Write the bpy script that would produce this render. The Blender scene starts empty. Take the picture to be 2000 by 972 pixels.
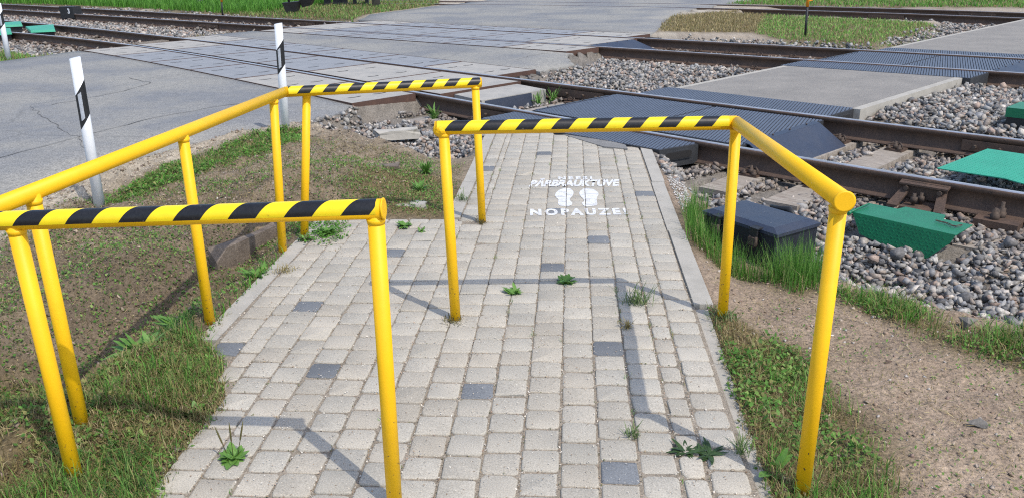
import bpy, bmesh, math, random
import numpy as np
from mathutils import Vector, Matrix

R = np.random.default_rng(7)
random.seed(7)
S = bpy.context.scene
COL = S.collection

# ------------------------------------------------------------------ camera frame
F_PX, PITCH, ROLL, EYE = 1600.0, math.radians(19.9), math.radians(-1.0), 1.55
_f = np.array([0, math.cos(PITCH), -math.sin(PITCH)])
_u0 = np.array([0, math.sin(PITCH), math.cos(PITCH)])
_r0 = np.array([1.0, 0, 0])
_r = _r0 * math.cos(ROLL) + _u0 * math.sin(ROLL)
_u = -_r0 * math.sin(ROLL) + _u0 * math.cos(ROLL)

def at(x, y, z=0.0):
    """survey point: photo pixel on the level z"""
    d = _f * F_PX + _r * (x - 1000) - _u * (y - 486)
    return np.array([0, 0, EYE]) + d * ((z - EYE) / d[2])

def atY(x, y, Y):
    d = _f * F_PX + _r * (x - 1000) - _u * (y - 486)
    return np.array([0, 0, EYE]) + d * (Y / d[1])

def in_view(P, margin=0.22):
    Q = P - np.array([0, 0, EYE])
    w = Q @ _f
    x = F_PX * (Q @ _r) / np.maximum(w, .05)
    y = F_PX * (Q @ _u) / np.maximum(w, .05)
    return (w > .3) & (np.abs(x) < 1000 * (1 + margin)) & (np.abs(y) < 486 * (1 + margin * 1.4))

# ------------------------------------------------------------------ track frame
U = np.array([.6899048, -.72390011]); NV = np.array([.72390011, .6899048])
def TP(s, n): return U * s + NV * n
def SN(x, y): return x * U[0] + y * U[1], x * NV[0] + y * NV[1]
_A = np.array([.00049, .012178, .071263, 5.958766]); _B = np.array([1.7e-5, .00032, .055003, 7.75368])
def _mid(s):
    s = np.clip(s, -26, 6)
    a, b = np.polyval(_A, s), np.polyval(_B, s)
    g = 1.62 + .6 * ((b - a) - 1.62)
    return (a + b) / 2, g
def nA(s): m, g = _mid(s); return m - g / 2
def nB(s): m, g = _mid(s); return m + g / 2
def nC(s): return 13.0058 + .14487 * s - 6.6e-5 * s * s - .80
def nD(s): return 13.0058 + .14487 * s - 6.6e-5 * s * s + .80
def _t3(s):
    s = np.asarray(s, float)
    q = lambda t: 20.9807 - .190565 * t - .015148 * t * t
    c = q(np.clip(s, -21, 3))
    return c + np.where(s < -21, (s + 21) * .40, 0) + np.where(s > 3, (s - 3) * -.28, 0)
def nE(s): return _t3(s) - .80
def nF(s): return _t3(s) + .80

# ------------------------------------------------------------------ noise
def _h(ix, iy, seed):
    v = np.sin(ix * 127.1 + iy * 311.7 + seed * 74.7) * 43758.5453
    return v - np.floor(v)
def vnoise(x, y, seed=0):
    ix, iy = np.floor(x), np.floor(y); fx, fy = x - ix, y - iy
    fx = fx * fx * (3 - 2 * fx); fy = fy * fy * (3 - 2 * fy)
    a, b = _h(ix, iy, seed), _h(ix + 1, iy, seed); c, d = _h(ix, iy + 1, seed), _h(ix + 1, iy + 1, seed)
    return (a * (1 - fx) + b * fx) * (1 - fy) + (c * (1 - fx) + d * fx) * fy
def fbm(x, y, sc, seed=0, oct=4):
    t, amp, tot = 0, 1, 0
    for o in range(oct):
        t = t + amp * vnoise(x * sc + o * 17.3, y * sc - o * 9.1, seed + o); tot += amp; amp *= .5; sc *= 2.03
    return t / tot
def sstep(a, b, x):
    t = np.clip((x - a) / (b - a), 0, 1); return t * t * (3 - 2 * t)
def inpoly(x, y, poly):
    x = np.asarray(x); y = np.asarray(y); r = np.zeros(x.shape, bool); n = len(poly)
    for i in range(n):
        x0, y0 = poly[i]; x1, y1 = poly[(i + 1) % n]
        if y0 == y1: continue
        c = ((y0 > y) != (y1 > y)) & (x < (x1 - x0) * (y - y0) / (y1 - y0) + x0)
        r ^= c
    return r
def pdist(x, y, poly):
    """signed distance, positive inside"""
    d = np.full(np.shape(x), 1e9); n = len(poly)
    for i in range(n):
        ax, ay = poly[i]; bx, by = poly[(i + 1) % n]
        vx, vy = bx - ax, by - ay; L = vx * vx + vy * vy + 1e-12
        t = np.clip(((x - ax) * vx + (y - ay) * vy) / L, 0, 1)
        d = np.minimum(d, np.hypot(x - ax - t * vx, y - ay - t * vy))
    return np.where(inpoly(x, y, poly), d, -d)
def wp(pts, z=0.0): return [tuple(at(a, b, z)[:2]) for a, b in pts]

# ------------------------------------------------------------------ materials
def new_mat(name):
    m = bpy.data.materials.new(name); m.use_nodes = True
    nt = m.node_tree; b = nt.nodes['Principled BSDF']
    return m, nt, b
def N(nt, t, **kw):
    n = nt.nodes.new(t)
    for k, v in kw.items(): setattr(n, k, v)
    return n
def mixc(nt, fac, a, b, blend='MIX'):
    m = N(nt, 'ShaderNodeMix', data_type='RGBA', blend_type=blend)
    for sock, v in ((m.inputs[0], fac), (m.inputs[6], a), (m.inputs[7], b)):
        if hasattr(v, 'is_linked') or isinstance(v, bpy.types.NodeSocket): nt.links.new(v, sock)
        elif isinstance(v, (int, float)): sock.default_value = v
        else: sock.default_value = (*v[:3], 1)
    return m.outputs[2]
def noise(nt, scale, detail=4, rough=.6, coord='Object', vec=None, dist=0):
    n = N(nt, 'ShaderNodeTexNoise'); n.inputs['Scale'].default_value = scale
    n.inputs['Detail'].default_value = detail; n.inputs['Roughness'].default_value = rough
    n.inputs['Distortion'].default_value = dist
    if vec is None:
        tc = N(nt, 'ShaderNodeTexCoord'); vec = tc.outputs[coord]
    nt.links.new(vec, n.inputs['Vector']); return n.outputs['Fac']
def ramp(nt, v, a, b, lo=0, hi=1):
    m = N(nt, 'ShaderNodeMapRange'); m.inputs[1].default_value = a; m.inputs[2].default_value = b
    m.inputs[3].default_value = lo; m.inputs[4].default_value = hi; nt.links.new(v, m.inputs[0]); return m.outputs[0]
def bump(nt, b, h, strength, dist=.01):
    n = N(nt, 'ShaderNodeBump'); n.inputs['Strength'].default_value = strength; n.inputs['Distance'].default_value = dist
    nt.links.new(h, n.inputs['Height']); nt.links.new(n.outputs[0], b.inputs['Normal'])
def surf(name, c1, c2=None, scale=6, rough=.85, fine=None, fscale=120, famt=.35, bmp=.3, bscale=90, bdist=.004,
         metal=0, spec=.4, attr=False, spots=None):
    """procedural surface: two tones broken by noise, fine grain, optional dark spots, bump"""
    m, nt, b = new_mat(name)
    if attr:
        a = N(nt, 'ShaderNodeAttribute', attribute_name='Col'); base = a.outputs['Color']
        n1 = noise(nt, scale, 5, .65)
        base = mixc(nt, ramp(nt, n1, .3, .7, 0, .55), base, c2 or (.5, .5, .5), 'MULTIPLY') if c2 else base
    else:
        n1 = noise(nt, scale, 5, .65)
        base = mixc(nt, ramp(nt, n1, .35, .65), c1, c2 or c1)
    n2 = noise(nt, fscale, 3, .6)
    g = N(nt, 'ShaderNodeMapRange'); g.inputs[1].default_value = .25; g.inputs[2].default_value = .75
    g.inputs[3].default_value = 1 - famt; g.inputs[4].default_value = 1 + famt; nt.links.new(n2, g.inputs[0])
    vm = N(nt, 'ShaderNodeVectorMath', operation='SCALE'); nt.links.new(base, vm.inputs[0]); nt.links.new(g.outputs[0], vm.inputs['Scale'])
    base = vm.outputs[0]
    if spots:
        sc, lo, hi, colr = spots
        n3 = noise(nt, sc, 3, .6); base = mixc(nt, ramp(nt, n3, lo, hi), base, colr)
    nt.links.new(base, b.inputs['Base Color'])
    b.inputs['Roughness'].default_value = rough; b.inputs['Metallic'].default_value = metal
    b.inputs['Specular IOR Level'].default_value = spec
    if bmp: bump(nt, b, noise(nt, bscale, 4, .65), bmp, bdist)
    return m

M = {}
M['ground'] = surf('ground', None, (.72, .68, .62), scale=3, attr=True, fscale=70, famt=.45, bmp=.9, bscale=45, bdist=.02, rough=.95, spec=.2)
M['paver'] = surf('paver', None, (.74, .74, .73), scale=5, attr=True, fscale=240, famt=.36, bmp=.5, bscale=260, bdist=.002, rough=.9, spec=.3,
                  spots=(120, .67, .74, (.50, .47, .41)))
M['sand'] = surf('joint sand', (.31, .265, .21), (.20, .17, .13), scale=18, fscale=220, famt=.6, bmp=.8, bscale=200, bdist=.004)
M['kerb'] = surf('kerb concrete', (.40, .375, .33), (.33, .31, .27), scale=7, fscale=260, famt=.22, bmp=.35, bscale=240, bdist=.002,
                 spots=(9, .66, .74, (.24, .22, .18)))
M['concrete'] = surf('crossing concrete', (.255, .265, .28), (.21, .22, .235), scale=3.5, fscale=150, famt=.2, bmp=.25, bscale=160, bdist=.002)
M['concrete_pale'] = surf('pale concrete', (.37, .35, .315), (.29, .28, .26), scale=4, fscale=150, famt=.2, bmp=.25, bscale=160, bdist=.002)
M['steel_frame'] = surf('rusty frame', (.10, .055, .04), (.07, .04, .032), scale=9, fscale=120, famt=.3, bmp=.3)
M['slot'] = surf('slot', (.016, .015, .015), None, bmp=0)  # near-black stands in for the shade inside slots, grips and flangeways
M['rail'] = surf('rail rust', (.105, .066, .046), (.07, .047, .036), scale=8, fscale=90, famt=.35, bmp=.4, bscale=120, rough=.75)
M['rail_top'] = surf('rail steel', (.52, .51, .54), (.40, .37, .36), scale=5, fscale=160, famt=.10, bmp=.03, metal=.7, rough=.34)
M['bolt'] = surf('bolt', (.055, .042, .035), (.085, .06, .045), scale=30, bmp=.4, rough=.8)
M['rubber'] = surf('panel rubber', (.078, .092, .128), (.064, .076, .106), scale=4, fscale=160, famt=.25, bmp=.25, rough=.48, spec=.6)
M['rubber_side'] = surf('rubber side', (.024, .026, .03), (.034, .035, .038), scale=7, bmp=.3, rough=.7)
M['deflector'] = surf('deflector steel', (.026, .035, .060), (.04, .046, .066), scale=5, fscale=100, famt=.25, bmp=.15, rough=.45, spots=(45, .68, .74, (.12, .12, .12)))
M['asphalt_path'] = surf('path asphalt', (.25, .232, .208), (.20, .187, .17), scale=2, fscale=110, famt=.4, bmp=.6, bscale=130, bdist=.006)
M['wood'] = surf('weathered wood', (.36, .32, .27), (.26, .22, .18), scale=3, fscale=60, famt=.3, bmp=.4)
M['sleeper_concrete'] = surf('sleeper concrete', (.33, .30, .265), (.24, .215, .19), scale=5, fscale=80, famt=.25, bmp=.4)
M['rock'] = surf('ballast rock', None, None, attr=True, fscale=90, famt=.4, bmp=.2, bscale=110, bdist=.004, rough=.9)
M['green'] = surf('green paint', (.010, .17, .078), (.009, .14, .064), scale=6, fscale=90, famt=.12, bmp=.12, bscale=60, rough=.42, spots=(14, .68, .75, (.02, .08, .055)))
M['green_pale'] = surf('pale green paint', (.028, .32, .20), (.025, .28, .175), scale=6, fscale=90, famt=.12, bmp=.1, rough=.5)
M['black'] = surf('black paint', (.013, .014, .016), (.02, .02, .022), scale=7, bmp=.2, rough=.55)
M['boxblack'] = surf('box black', (.014, .017, .026), (.021, .024, .034), scale=9, fscale=60, famt=.3, bmp=.3, rough=.5, spots=(38, .70, .74, (.10, .10, .11)))
M['white'] = surf('white plastic', (.72, .74, .77), (.66, .68, .71), scale=3, fscale=60, famt=.06, bmp=.05, rough=.45, spots=(22, .74, .78, (.25, .2, .16)))
M['reflector'] = surf('reflector', (.42, .45, .50), (.38, .41, .46), scale=60, bmp=.2, rough=.3)
M['orange'] = surf('orange tip', (.75, .27, .02), None, bmp=0, rough=.5)
M['pole'] = surf('grey pole', (.19, .175, .155), (.14, .13, .12), scale=8, bmp=.4)
M['paint'] = surf('stencil paint', (.74, .75, .76), (.52, .52, .51), scale=22, fscale=240, famt=.1, bmp=.2, rough=.7)
M['tape_y'] = surf('tape yellow', (.86, .66, .012), (.80, .60, .012), scale=9, fscale=40, famt=.06, bmp=.08, rough=.42, spots=(55, .70, .78, (.55, .40, .02)))
M['tape_k'] = surf('tape black', (.010, .010, .012), (.015, .015, .017), scale=9, bmp=.08, rough=.42, spots=(70, .70, .76, (.12, .11, .09)))
M['veg'] = surf('leaves', None, None, attr=True, fscale=40, famt=.2, bmp=0, rough=.6, spec=.3)
M['litter'] = surf('litter', None, None, attr=True, fscale=60, famt=.2, bmp=0, rough=.8)
M['dirtline'] = surf('crack', (.105, .10, .094), (.14, .135, .125), scale=20, bmp=.3)

def leafy():
    m = M['veg']; nt = m.node_tree; b = nt.nodes['Principled BSDF']
    tr = N(nt, 'ShaderNodeBsdfTranslucent'); mx = N(nt, 'ShaderNodeMixShader'); mx.inputs[0].default_value = .4
    src = b.inputs['Base Color'].links[0].from_socket
    nt.links.new(src, tr.inputs[0]); nt.links.new(b.outputs[0], mx.inputs[1]); nt.links.new(tr.outputs[0], mx.inputs[2])
    nt.links.new(mx.outputs[0], nt.nodes['Material Output'].inputs[0])
leafy()

def yellow_paint():
    m, nt, b = new_mat('yellow paint')
    base = mixc(nt, ramp(nt, noise(nt, 5, 4, .6), .35, .65), (.87, .505, .004), (.82, .46, .004))
    base = mixc(nt, ramp(nt, noise(nt, 26, 3, .5), .62, .78, 0, .35), base, (.87, .53, .02))
    base = mixc(nt, ramp(nt, noise(nt, 9, 5, .75), .58, .82, 0, .35), base, (.62, .33, .012))     # grimy patches
    tc = N(nt, 'ShaderNodeTexCoord'); sx = N(nt, 'ShaderNodeSeparateXYZ')
    geo = N(nt, 'ShaderNodeNewGeometry'); nt.links.new(geo.outputs['Position'], sx.inputs[0])
    n = noise(nt, 85, 3, .55)
    hgt = ramp(nt, sx.outputs['Z'], 0, .45, .615, .765)           # chips grow denser near the foot
    lt = N(nt, 'ShaderNodeMath', operation='SUBTRACT'); nt.links.new(n, lt.inputs[0]); nt.links.new(hgt, lt.inputs[1])
    base = mixc(nt, ramp(nt, lt.outputs[0], 0, .02), base, (.12, .075, .04))
    n5 = noise(nt, 18, 4, .7); h5 = ramp(nt, sx.outputs['Z'], -.01, .07, .42, .85)
    s5 = N(nt, 'ShaderNodeMath', operation='SUBTRACT'); nt.links.new(n5, s5.inputs[0]); nt.links.new(h5, s5.inputs[1])
    base = mixc(nt, ramp(nt, s5.outputs[0], 0, .12, 0, .7), base, (.42, .19, .03))
    nt.links.new(base, b.inputs['Base Color']); b.inputs['Roughness'].default_value = .52
    b.inputs['Specular IOR Level'].default_value = .38
    bump(nt, b, noise(nt, 60, 3, .6), .12, .003)
    return m
M['yellow'] = yellow_paint()

def asphalt():
    m, nt, b = new_mat('road asphalt')
    n0 = noise(nt, .55, 4, .6); n1 = noise(nt, 2.2, 5, .65)
    base = mixc(nt, ramp(nt, n0, .42, .56), (.20, .204, .211), (.30, .288, .258))
    base = mixc(nt, ramp(nt, n1, .45, .75, 0, .6), base, (.225, .222, .215))
    base = mixc(nt, ramp(nt, noise(nt, 14, 5, .75), .35, .7, 0, .55), base, (.12, .122, .125))
    g = ramp(nt, noise(nt, 75, 3, .7), .3, .7, .45, 1.55)
    vm = N(nt, 'ShaderNodeVectorMath', operation='SCALE'); nt.links.new(base, vm.inputs[0]); nt.links.new(g, vm.inputs['Scale'])
    vo = N(nt, 'ShaderNodeTexVoronoi', feature='DISTANCE_TO_EDGE'); vo.inputs['Scale'].default_value = .33
    tc = N(nt, 'ShaderNodeTexCoord')
    nz = N(nt, 'ShaderNodeTexNoise'); nz.inputs['Scale'].default_value = 2.5; nt.links.new(tc.outputs['Object'], nz.inputs['Vector'])
    ad = N(nt, 'ShaderNodeVectorMath', operation='MULTIPLY_ADD'); ad.inputs[1].default_value = (.5, .5, 0)
    nt.links.new(nz.outputs['Color'], ad.inputs[0]); nt.links.new(tc.outputs['Object'], ad.inputs[2]); nt.links.new(ad.outputs[0], vo.inputs['Vector'])
    cr = ramp(nt, vo.outputs['Distance'], .002, .006, .22, 0)
    base = mixc(nt, cr, vm.outputs[0], (.06, .058, .055))
    nt.links.new(base, b.inputs['Base Color']); b.inputs['Roughness'].default_value = .85; b.inputs['Specular IOR Level'].default_value = .35
    bump(nt, b, noise(nt, 120, 3, .6), .5, .005)
    return m
M['asphalt'] = asphalt()

def grain_wood():
    m, nt, b = new_mat('grey timber')
    tc = N(nt, 'ShaderNodeTexCoord'); mp = N(nt, 'ShaderNodeMapping'); mp.inputs['Scale'].default_value = (3, 60, 20)
    nt.links.new(tc.outputs['Object'], mp.inputs[0])
    n1 = noise(nt, 1, 5, .7, vec=mp.outputs[0]); n2 = noise(nt, 5, 3)
    base = mixc(nt, ramp(nt, n1, .35, .65), (.17, .14, .11), (.40, .355, .30))
    base = mixc(nt, ramp(nt, n2, .55, .75, 0, .5), base, (.16, .11, .08))
    nt.links.new(base, b.inputs['Base Color']); b.inputs['Roughness'].default_value = .9
    bump(nt, b, n1, .8, .006); return m
M['timber'] = grain_wood()

# ------------------------------------------------------------------ object helpers
def tag(o, label=None, cat=None, group=None, kind=None):
    if label: o['label'] = label
    if cat: o['category'] = cat
    if group: o['group'] = group
    if kind: o['kind'] = kind
    return o
def empty(name, loc, label, cat, group=None):
    o = bpy.data.objects.new(name, None); COL.objects.link(o); o.location = Vector(loc); o.empty_display_size = .05
    return tag(o, label, cat, group)
def root_loc(p):
    while p.parent: p = p.parent
    return Vector(p.location)
def children(o): return [c for c in bpy.data.objects if c.parent == o]
def copy_tree(o, parent=None):
    c = o.copy(); COL.objects.link(c); c.parent = parent
    for ch in list(o.children): copy_tree(ch, c)
    return c

class MB:
    def __init__(s): s.bm = bmesh.new(); s.smooth = []
    def poly(s, top, bot, mi=0):
        """prism between two matching rings of 3-D points"""
        a = [s.bm.verts.new(p) for p in top]; b = [s.bm.verts.new(p) for p in bot]; n = len(a); fs = []
        fs.append(s.bm.faces.new(a)); fs.append(s.bm.faces.new(b[::-1]))
        for i in range(n): fs.append(s.bm.faces.new((a[i], b[i], b[(i + 1) % n], a[(i + 1) % n])))
        for f in fs: f.material_index = mi
        return fs
    def box(s, c, ax, ay, az, mi=0):
        c, ax, ay, az = map(lambda v: Vector(v), (c, ax, ay, az))
        t = [c + az - ax - ay, c + az + ax - ay, c + az + ax + ay, c + az - ax + ay]
        b = [p - 2 * az for p in t]; return s.poly(t, b, mi)
    def cyl(s, p0, p1, r0, r1=None, seg=16, cap=True, mi=0, smooth=True):
        p0, p1 = Vector(p0), Vector(p1); r1 = r0 if r1 is None else r1
        z = (p1 - p0).normalized(); x = z.orthogonal().normalized(); y = z.cross(x)
        A = []; B = []
        for i in range(seg):
            a = 2 * math.pi * i / seg; d = x * math.cos(a) + y * math.sin(a)
            A.append(s.bm.verts.new(p0 + d * r0)); B.append(s.bm.verts.new(p1 + d * r1))
        for i in range(seg):
            f = s.bm.faces.new((A[i], A[(i + 1) % seg], B[(i + 1) % seg], B[i])); f.smooth = smooth; f.material_index = mi
        if cap:
            for ring in (A[::-1], B): s.bm.faces.new(ring).material_index = mi
    def tube(s, pts, r, seg=14, mi=0):
        pts = [Vector(p) for p in pts]; rings = []
        x = None
        for i, p in enumerate(pts):
            d = ((pts[min(i + 1, len(pts) - 1)] - pts[i]).normalized() + (pts[i] - pts[max(i - 1, 0)]).normalized())
            d = d.normalized(); x = (d.orthogonal() if x is None else x - d * x.dot(d)).normalized(); y = d.cross(x)
            k = 1.0
            rings.append([s.bm.verts.new(p + (x * math.cos(2 * math.pi * j / seg) + y * math.sin(2 * math.pi * j / seg)) * (r[i] if hasattr(r, '__len__') else r)) for j in range(seg)])
        for a, b in zip(rings, rings[1:]):
            for j in range(seg):
                f = s.bm.faces.new((a[j], a[(j + 1) % seg], b[(j + 1) % seg], b[j])); f.smooth = True; f.material_index = mi
        s.bm.faces.new(rings[0][::-1]).material_index = mi; s.bm.faces.new(rings[-1]).material_index = mi
    def bevel(s, w, seg=2):
        ed = [e for e in s.bm.edges if len(e.link_faces) == 2 and e.calc_face_angle(0) > .5]
        bmesh.ops.bevel(s.bm, geom=ed, offset=w, segments=seg, affect='EDGES', profile=.6); return s
    def build(s, name, mats, parent=None, loc=None):
        if not isinstance(mats, (list, tuple)): mats = [mats]
        o_ = root_loc(parent) if parent else Vector(loc or (0, 0, 0))
        bmesh.ops.translate(s.bm, verts=s.bm.verts, vec=-o_)
        bmesh.ops.recalc_face_normals(s.bm, faces=s.bm.faces)
        me = bpy.data.meshes.new(name); s.bm.to_mesh(me); s.bm.free()
        for m in mats: me.materials.append(m)
        o = bpy.data.objects.new(name, me); COL.objects.link(o)
        if parent: o.parent = parent
        else: o.location = o_
        return o

def np_mesh(name, V, faces, mats, colors=None, smooth=False, mat_idx=None):
    """faces: list of int arrays (F,k)"""
    me = bpy.data.meshes.new(name); V = np.asarray(V, np.float32)
    me.vertices.add(len(V)); me.vertices.foreach_set('co', V.ravel())
    lv = np.concatenate([f.ravel() for f in faces]).astype(np.int32)
    tot = np.concatenate([np.full(len(f), f.shape[1]) for f in faces]).astype(np.int32)
    st = np.concatenate([[0], np.cumsum(tot)[:-1]]).astype(np.int32)
    me.loops.add(len(lv)); me.loops.foreach_set('vertex_index', lv)
    me.polygons.add(len(tot)); me.polygons.foreach_set('loop_start', st); me.polygons.foreach_set('loop_total', tot)
    if smooth: me.polygons.foreach_set('use_smooth', np.ones(len(tot), bool))
    if mat_idx is not None: me.polygons.foreach_set('material_index', mat_idx.astype(np.int32))
    me.update(calc_edges=True); me.validate()
    if colors is not None:
        c = np.ones((len(V), 4), np.float32); c[:, :3] = colors
        a = me.color_attributes.new('Col', 'FLOAT_COLOR', 'POINT'); a.data.foreach_set('color', c.ravel())
    for m in (mats if isinstance(mats, (list, tuple)) else [mats]): me.materials.append(m)
    o = bpy.data.objects.new(name, me); COL.objects.link(o); return o

# ------------------------------------------------------------------ layout: paving frame
PO = np.array([.13, 2.09]); PD = np.array([math.sin(math.radians(4.3)), math.cos(math.radians(4.3))]); PN = np.array([PD[1], -PD[0]])
def PV(c, s): return PO + PN * c + PD * s
def CS(x, y): return (x - PO[0]) * PN[0] + (y - PO[1]) * PN[1], (x - PO[0]) * PD[0] + (y - PO[1]) * PD[1]
PAVE = [PV(-1.20, -2.6), PV(-1.21, -.05), PV(-1.27, .14), PV(-1.23, .43), PV(-1.40, .83), PV(-1.56, .97), PV(-1.57, 2.70), PV(-.735, 2.70), PV(-.745, 5.30), PV(-.12, 5.28), PV(.42, 4.86), PV(.70, 4.62),
        PV(.70, 1.42), PV(.66, .5), PV(.62, -2.6)]
PAVE = [tuple(p) for p in PAVE]

def road_R(n):   # right edge of the carriageway (s) at n
    return np.interp(n, [-14, -3, .5, .96, 1.49, 2.0, 2.89, 3.77, 4.64, 5.0, 8.0, 9.0, 9.8, 12.9, 16.2, 18.9, 21.2, 40, 80], [-4.6, -4.8, -5.55, -5.8, -6.4, -6.8, -7.15, -7.25, -7.4, -7.72, -7.95, -8.1, -9.0, -9.8, -11.7, -13.2, -13.7, -17, -24])
def road_L(n):
    return np.interp(n, [-14, 2, 3.4, 5, 6.5, 11.6, 13.45, 17.9, 22, 40, 80], [-17, -16.2, -15.7, -16.4, -17.3, -17.6, -19.6, -21.2, -22.5, -27, -36])

def ballast_mask(x, y):
    s, n = SN(x, y)
    w = (fbm(x, y, 1.6, 5) - .5) * .5
    lo = np.interp(s, [-60, -30, -22, -16.5, -9, -8, -6.8, -5.2, -4.2, -3.5, -3.0, -1.73, -1.2, -.8, 3, 30], [5.5, 4.5, 3.6, 4.1, 4.2, 4.1, 4.1, 4.2, 4.9, 5.0, 4.7, 4.06, 3.98, 4.0, 4.1, 4.1])
    hi = np.where(s < -12, nD(s) + .9, np.where(s > -5, np.interp(s, [-5, 0, 20], [22, 22, 22]), nD(s) + 1.3 + sstep(-7.4, -6.4, s) * 8))
    a = sstep(-.12, .12, n - lo + w * .5) * sstep(-.2, .2, hi - n + w)
    # grassed island between the far tracks, right of the road
    isl = [(3.0, 18.6), (5.9, 22.2), (9.6, 18.4), (6.3, 14.1), (5.3, 15.0), (4.4, 16.6)]
    a = a * (1 - sstep(-.15, .25, pdist(x, y, isl) + w * .8))
    t3 = np.abs(n - _t3(s)); a = np.maximum(a, sstep(2.0, 1.5, t3 + w) * (s > -12))
    return np.clip(a, 0, 1)

TRENCH = [np.array([-1.95, 2.9]), np.array([-1.83, 3.55]), np.array([-1.62, 4.2]), np.array([-1.50, 4.75])]
def seg_dist(x, y, pl):
    d = np.full(np.shape(x), 1e9)
    for a, b in zip(pl, pl[1:]):
        v = b - a; t = np.clip(((x - a[0]) * v[0] + (y - a[1]) * v[1]) / (v @ v), 0, 1)
        d = np.minimum(d, np.hypot(x - a[0] - t * v[0], y - a[1] - t * v[1]))
    return d

def gz(x, y):
    """height of the ground sheet"""
    x = np.asarray(x, float); y = np.asarray(y, float); s, n = SN(x, y)
    b = ballast_mask(x, y)
    left = sstep(.2, -.3, x - (-.75 + 0 * y)) * sstep(9.5, 8.2, y)
    rough = (fbm(x, y, 2.2, 11) - .5) * .10 + (fbm(x, y, 9, 21) - .5) * .10 + (np.abs(fbm(x, y, 13, 27, 2) - .5)) * .05
    z = rough * (.25 + .75 * left * (1 - b)) * sstep(14, 8, y)
    z = z - .02 + left * .05
    dt = seg_dist(x, y, TRENCH); z = z - .22 * sstep(.42, .05, dt)
    z = z + .13 * np.exp(-((x + 1.45) ** 2 + (y - 5.35) ** 2) / .35)     # spoil heap by the far rail
    right = sstep(-.1, .2, x - .85) * sstep(7, 5.5, y); z = z - right * .03
    low = sstep(5.35, 4.7, n) * (s > -3.6) * (s < 6); z = z * (1 - b) + b * (-.185 - .075 * low - .035 * (s > -3.5) * (s < 4) * (np.abs(n - 6.7) < 1.6) + .085 * sstep(.45, .9, n - nB(s)) * sstep(.45, .9, nC(s) - n) * (s > -9) * (s < 8) + (fbm(x, y, 3, 31) - .5) * .05)
    bd = np.hypot((x - 1.45) / .62, (y - 4.45) / .55); z = z - .075 * sstep(1.25, .6, bd) * (1 - b)
    # pocket under the green cover
    z = z - .10 * np.exp(-((x - 2.08) ** 2 + (y - 4.35) ** 2) / .03)
    pv = pdist(x, y, PAVE); z = np.where(pv > -.25, z * sstep(.0, -.25, pv) - .008 * sstep(-.25, 0, pv), z)
    z = np.where(pv > .0, -.008 - .047 * sstep(0, .07, pv), z)
    rr = np.minimum(road_R(n) - s, s - road_L(n))
    z = np.where(rr > -.25, z * sstep(.0, -.25, rr) + np.minimum(-.0, 0) * 1 + -.012 * sstep(-.25, 0, rr), z)
    z = np.where(rr > .03, -.16, z)
    fp = (s > -5.66) & (s < -3.8) & (n > 5.4) & (n < 24)
    z = np.where(fp, -.2, z)
    tr = (np.abs(n - _mid(s)[0]) < 2.2) | (np.abs(n - (nC(s) + .8)) < 2.0)
    z = np.where(tr & (rr > .03), -.25, z)
    return z

# vegetated areas (surveyed outlines on the ground)
V_VERGE = wp([(190, 412), (235, 375), (330, 325), (420, 300), (530, 266), (600, 262), (600, 290), (455, 335), (335, 378), (215, 415)])
V_LL = wp([(-150, 740), (60, 680), (230, 640), (395, 645), (428, 690), (452, 790), (385, 860), (335, 905), (320, 1080), (-150, 1080)])
V_LEDGE = wp([(395, 655), (455, 560), (540, 500), (566, 488), (500, 560), (405, 645)])
V_TR = wp([(235, 690), (250, 600), (350, 590), (395, 610), (400, 655), (300, 690)])
V_UP = wp([(680, 400), (700, 360), (800, 330), (860, 345), (925, 400), (905, 415), (860, 425), (740, 422)])
V_RK = wp([(1345, 625), (1385, 590), (1450, 620), (1570, 660), (1660, 760), (1745, 840), (1785, 930), (1750, 1060), (1490, 1060), (1430, 830), (1385, 690)])
V_BOX = wp([(1325, 425), (1395, 400), (1372, 455), (1480, 520), (1600, 500), (1625, 570), (1560, 590), (1400, 530), (1335, 490)], -.06)
V_BAND = wp([(1580, 560), (1760, 585), (1880, 640), (2060, 660), (2160, 720), (2160, 790), (2000, 735), (1850, 690), (1640, 600)], -.06)
V_DRY1 = wp([(1280, 60), (1310, 30), (1440, 20), (1500, 26), (1490, 62), (1380, 62)])
V_DRY2 = wp([(1470, 64), (1490, 28), (1700, 37), (1860, 46), (1800, 68), (1700, 90), (1580, 88)])
V_L3 = wp([(-120, 118), (-40, 98), (60, 97), (122, 103), (70, 114), (0, 122), (-120, 140)])
V_L4 = wp([(345, 71), (390, 60), (470, 58), (450, 68), (380, 74)])
V_FL = [(-60, 60), (-30, 36), (-17.2, 32.2), (-12.4, 28.6), (-8.6, 25.1), (-6.0, 22.6), (-5.1, 21.9), (-3.9, 21.2), (-3.95, 23.5), (-2.2, 27.5), (-4, 40), (-10, 60)]
V_FR = [(6.2, 25.6), (9, 23.5), (13, 22.0), (22, 17.5), (40, 30), (30, 60), (8, 60), (5, 40), (4.9, 30)]
V_MID = wp([(560, 440), (600, 432), (690, 430), (680, 470), (620, 486), (575, 470)])

def grass_mask(x, y):
    m = np.zeros(np.shape(x))
    w = (fbm(x, y, 5, 41) - .5) * .35
    for p, e in ((V_VERGE, .12), (V_LL, .15), (V_LEDGE, .06), (V_TR, .1), (V_UP, .12), (V_RK, .12), (V_BOX, .12), (V_BAND, .12), (V_L3, .3), (V_L4, .3)):
        m = np.maximum(m, sstep(-e, e, pdist(x, y, p) + w * e * 3))
    for p in (V_DRY1, V_DRY2, V_FL, V_FR): m = np.maximum(m, sstep(-.3, .3, pdist(x, y, p) + w))
    m = np.maximum(m, sstep(30, 34, np.hypot(x, y)))
    return m

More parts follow.
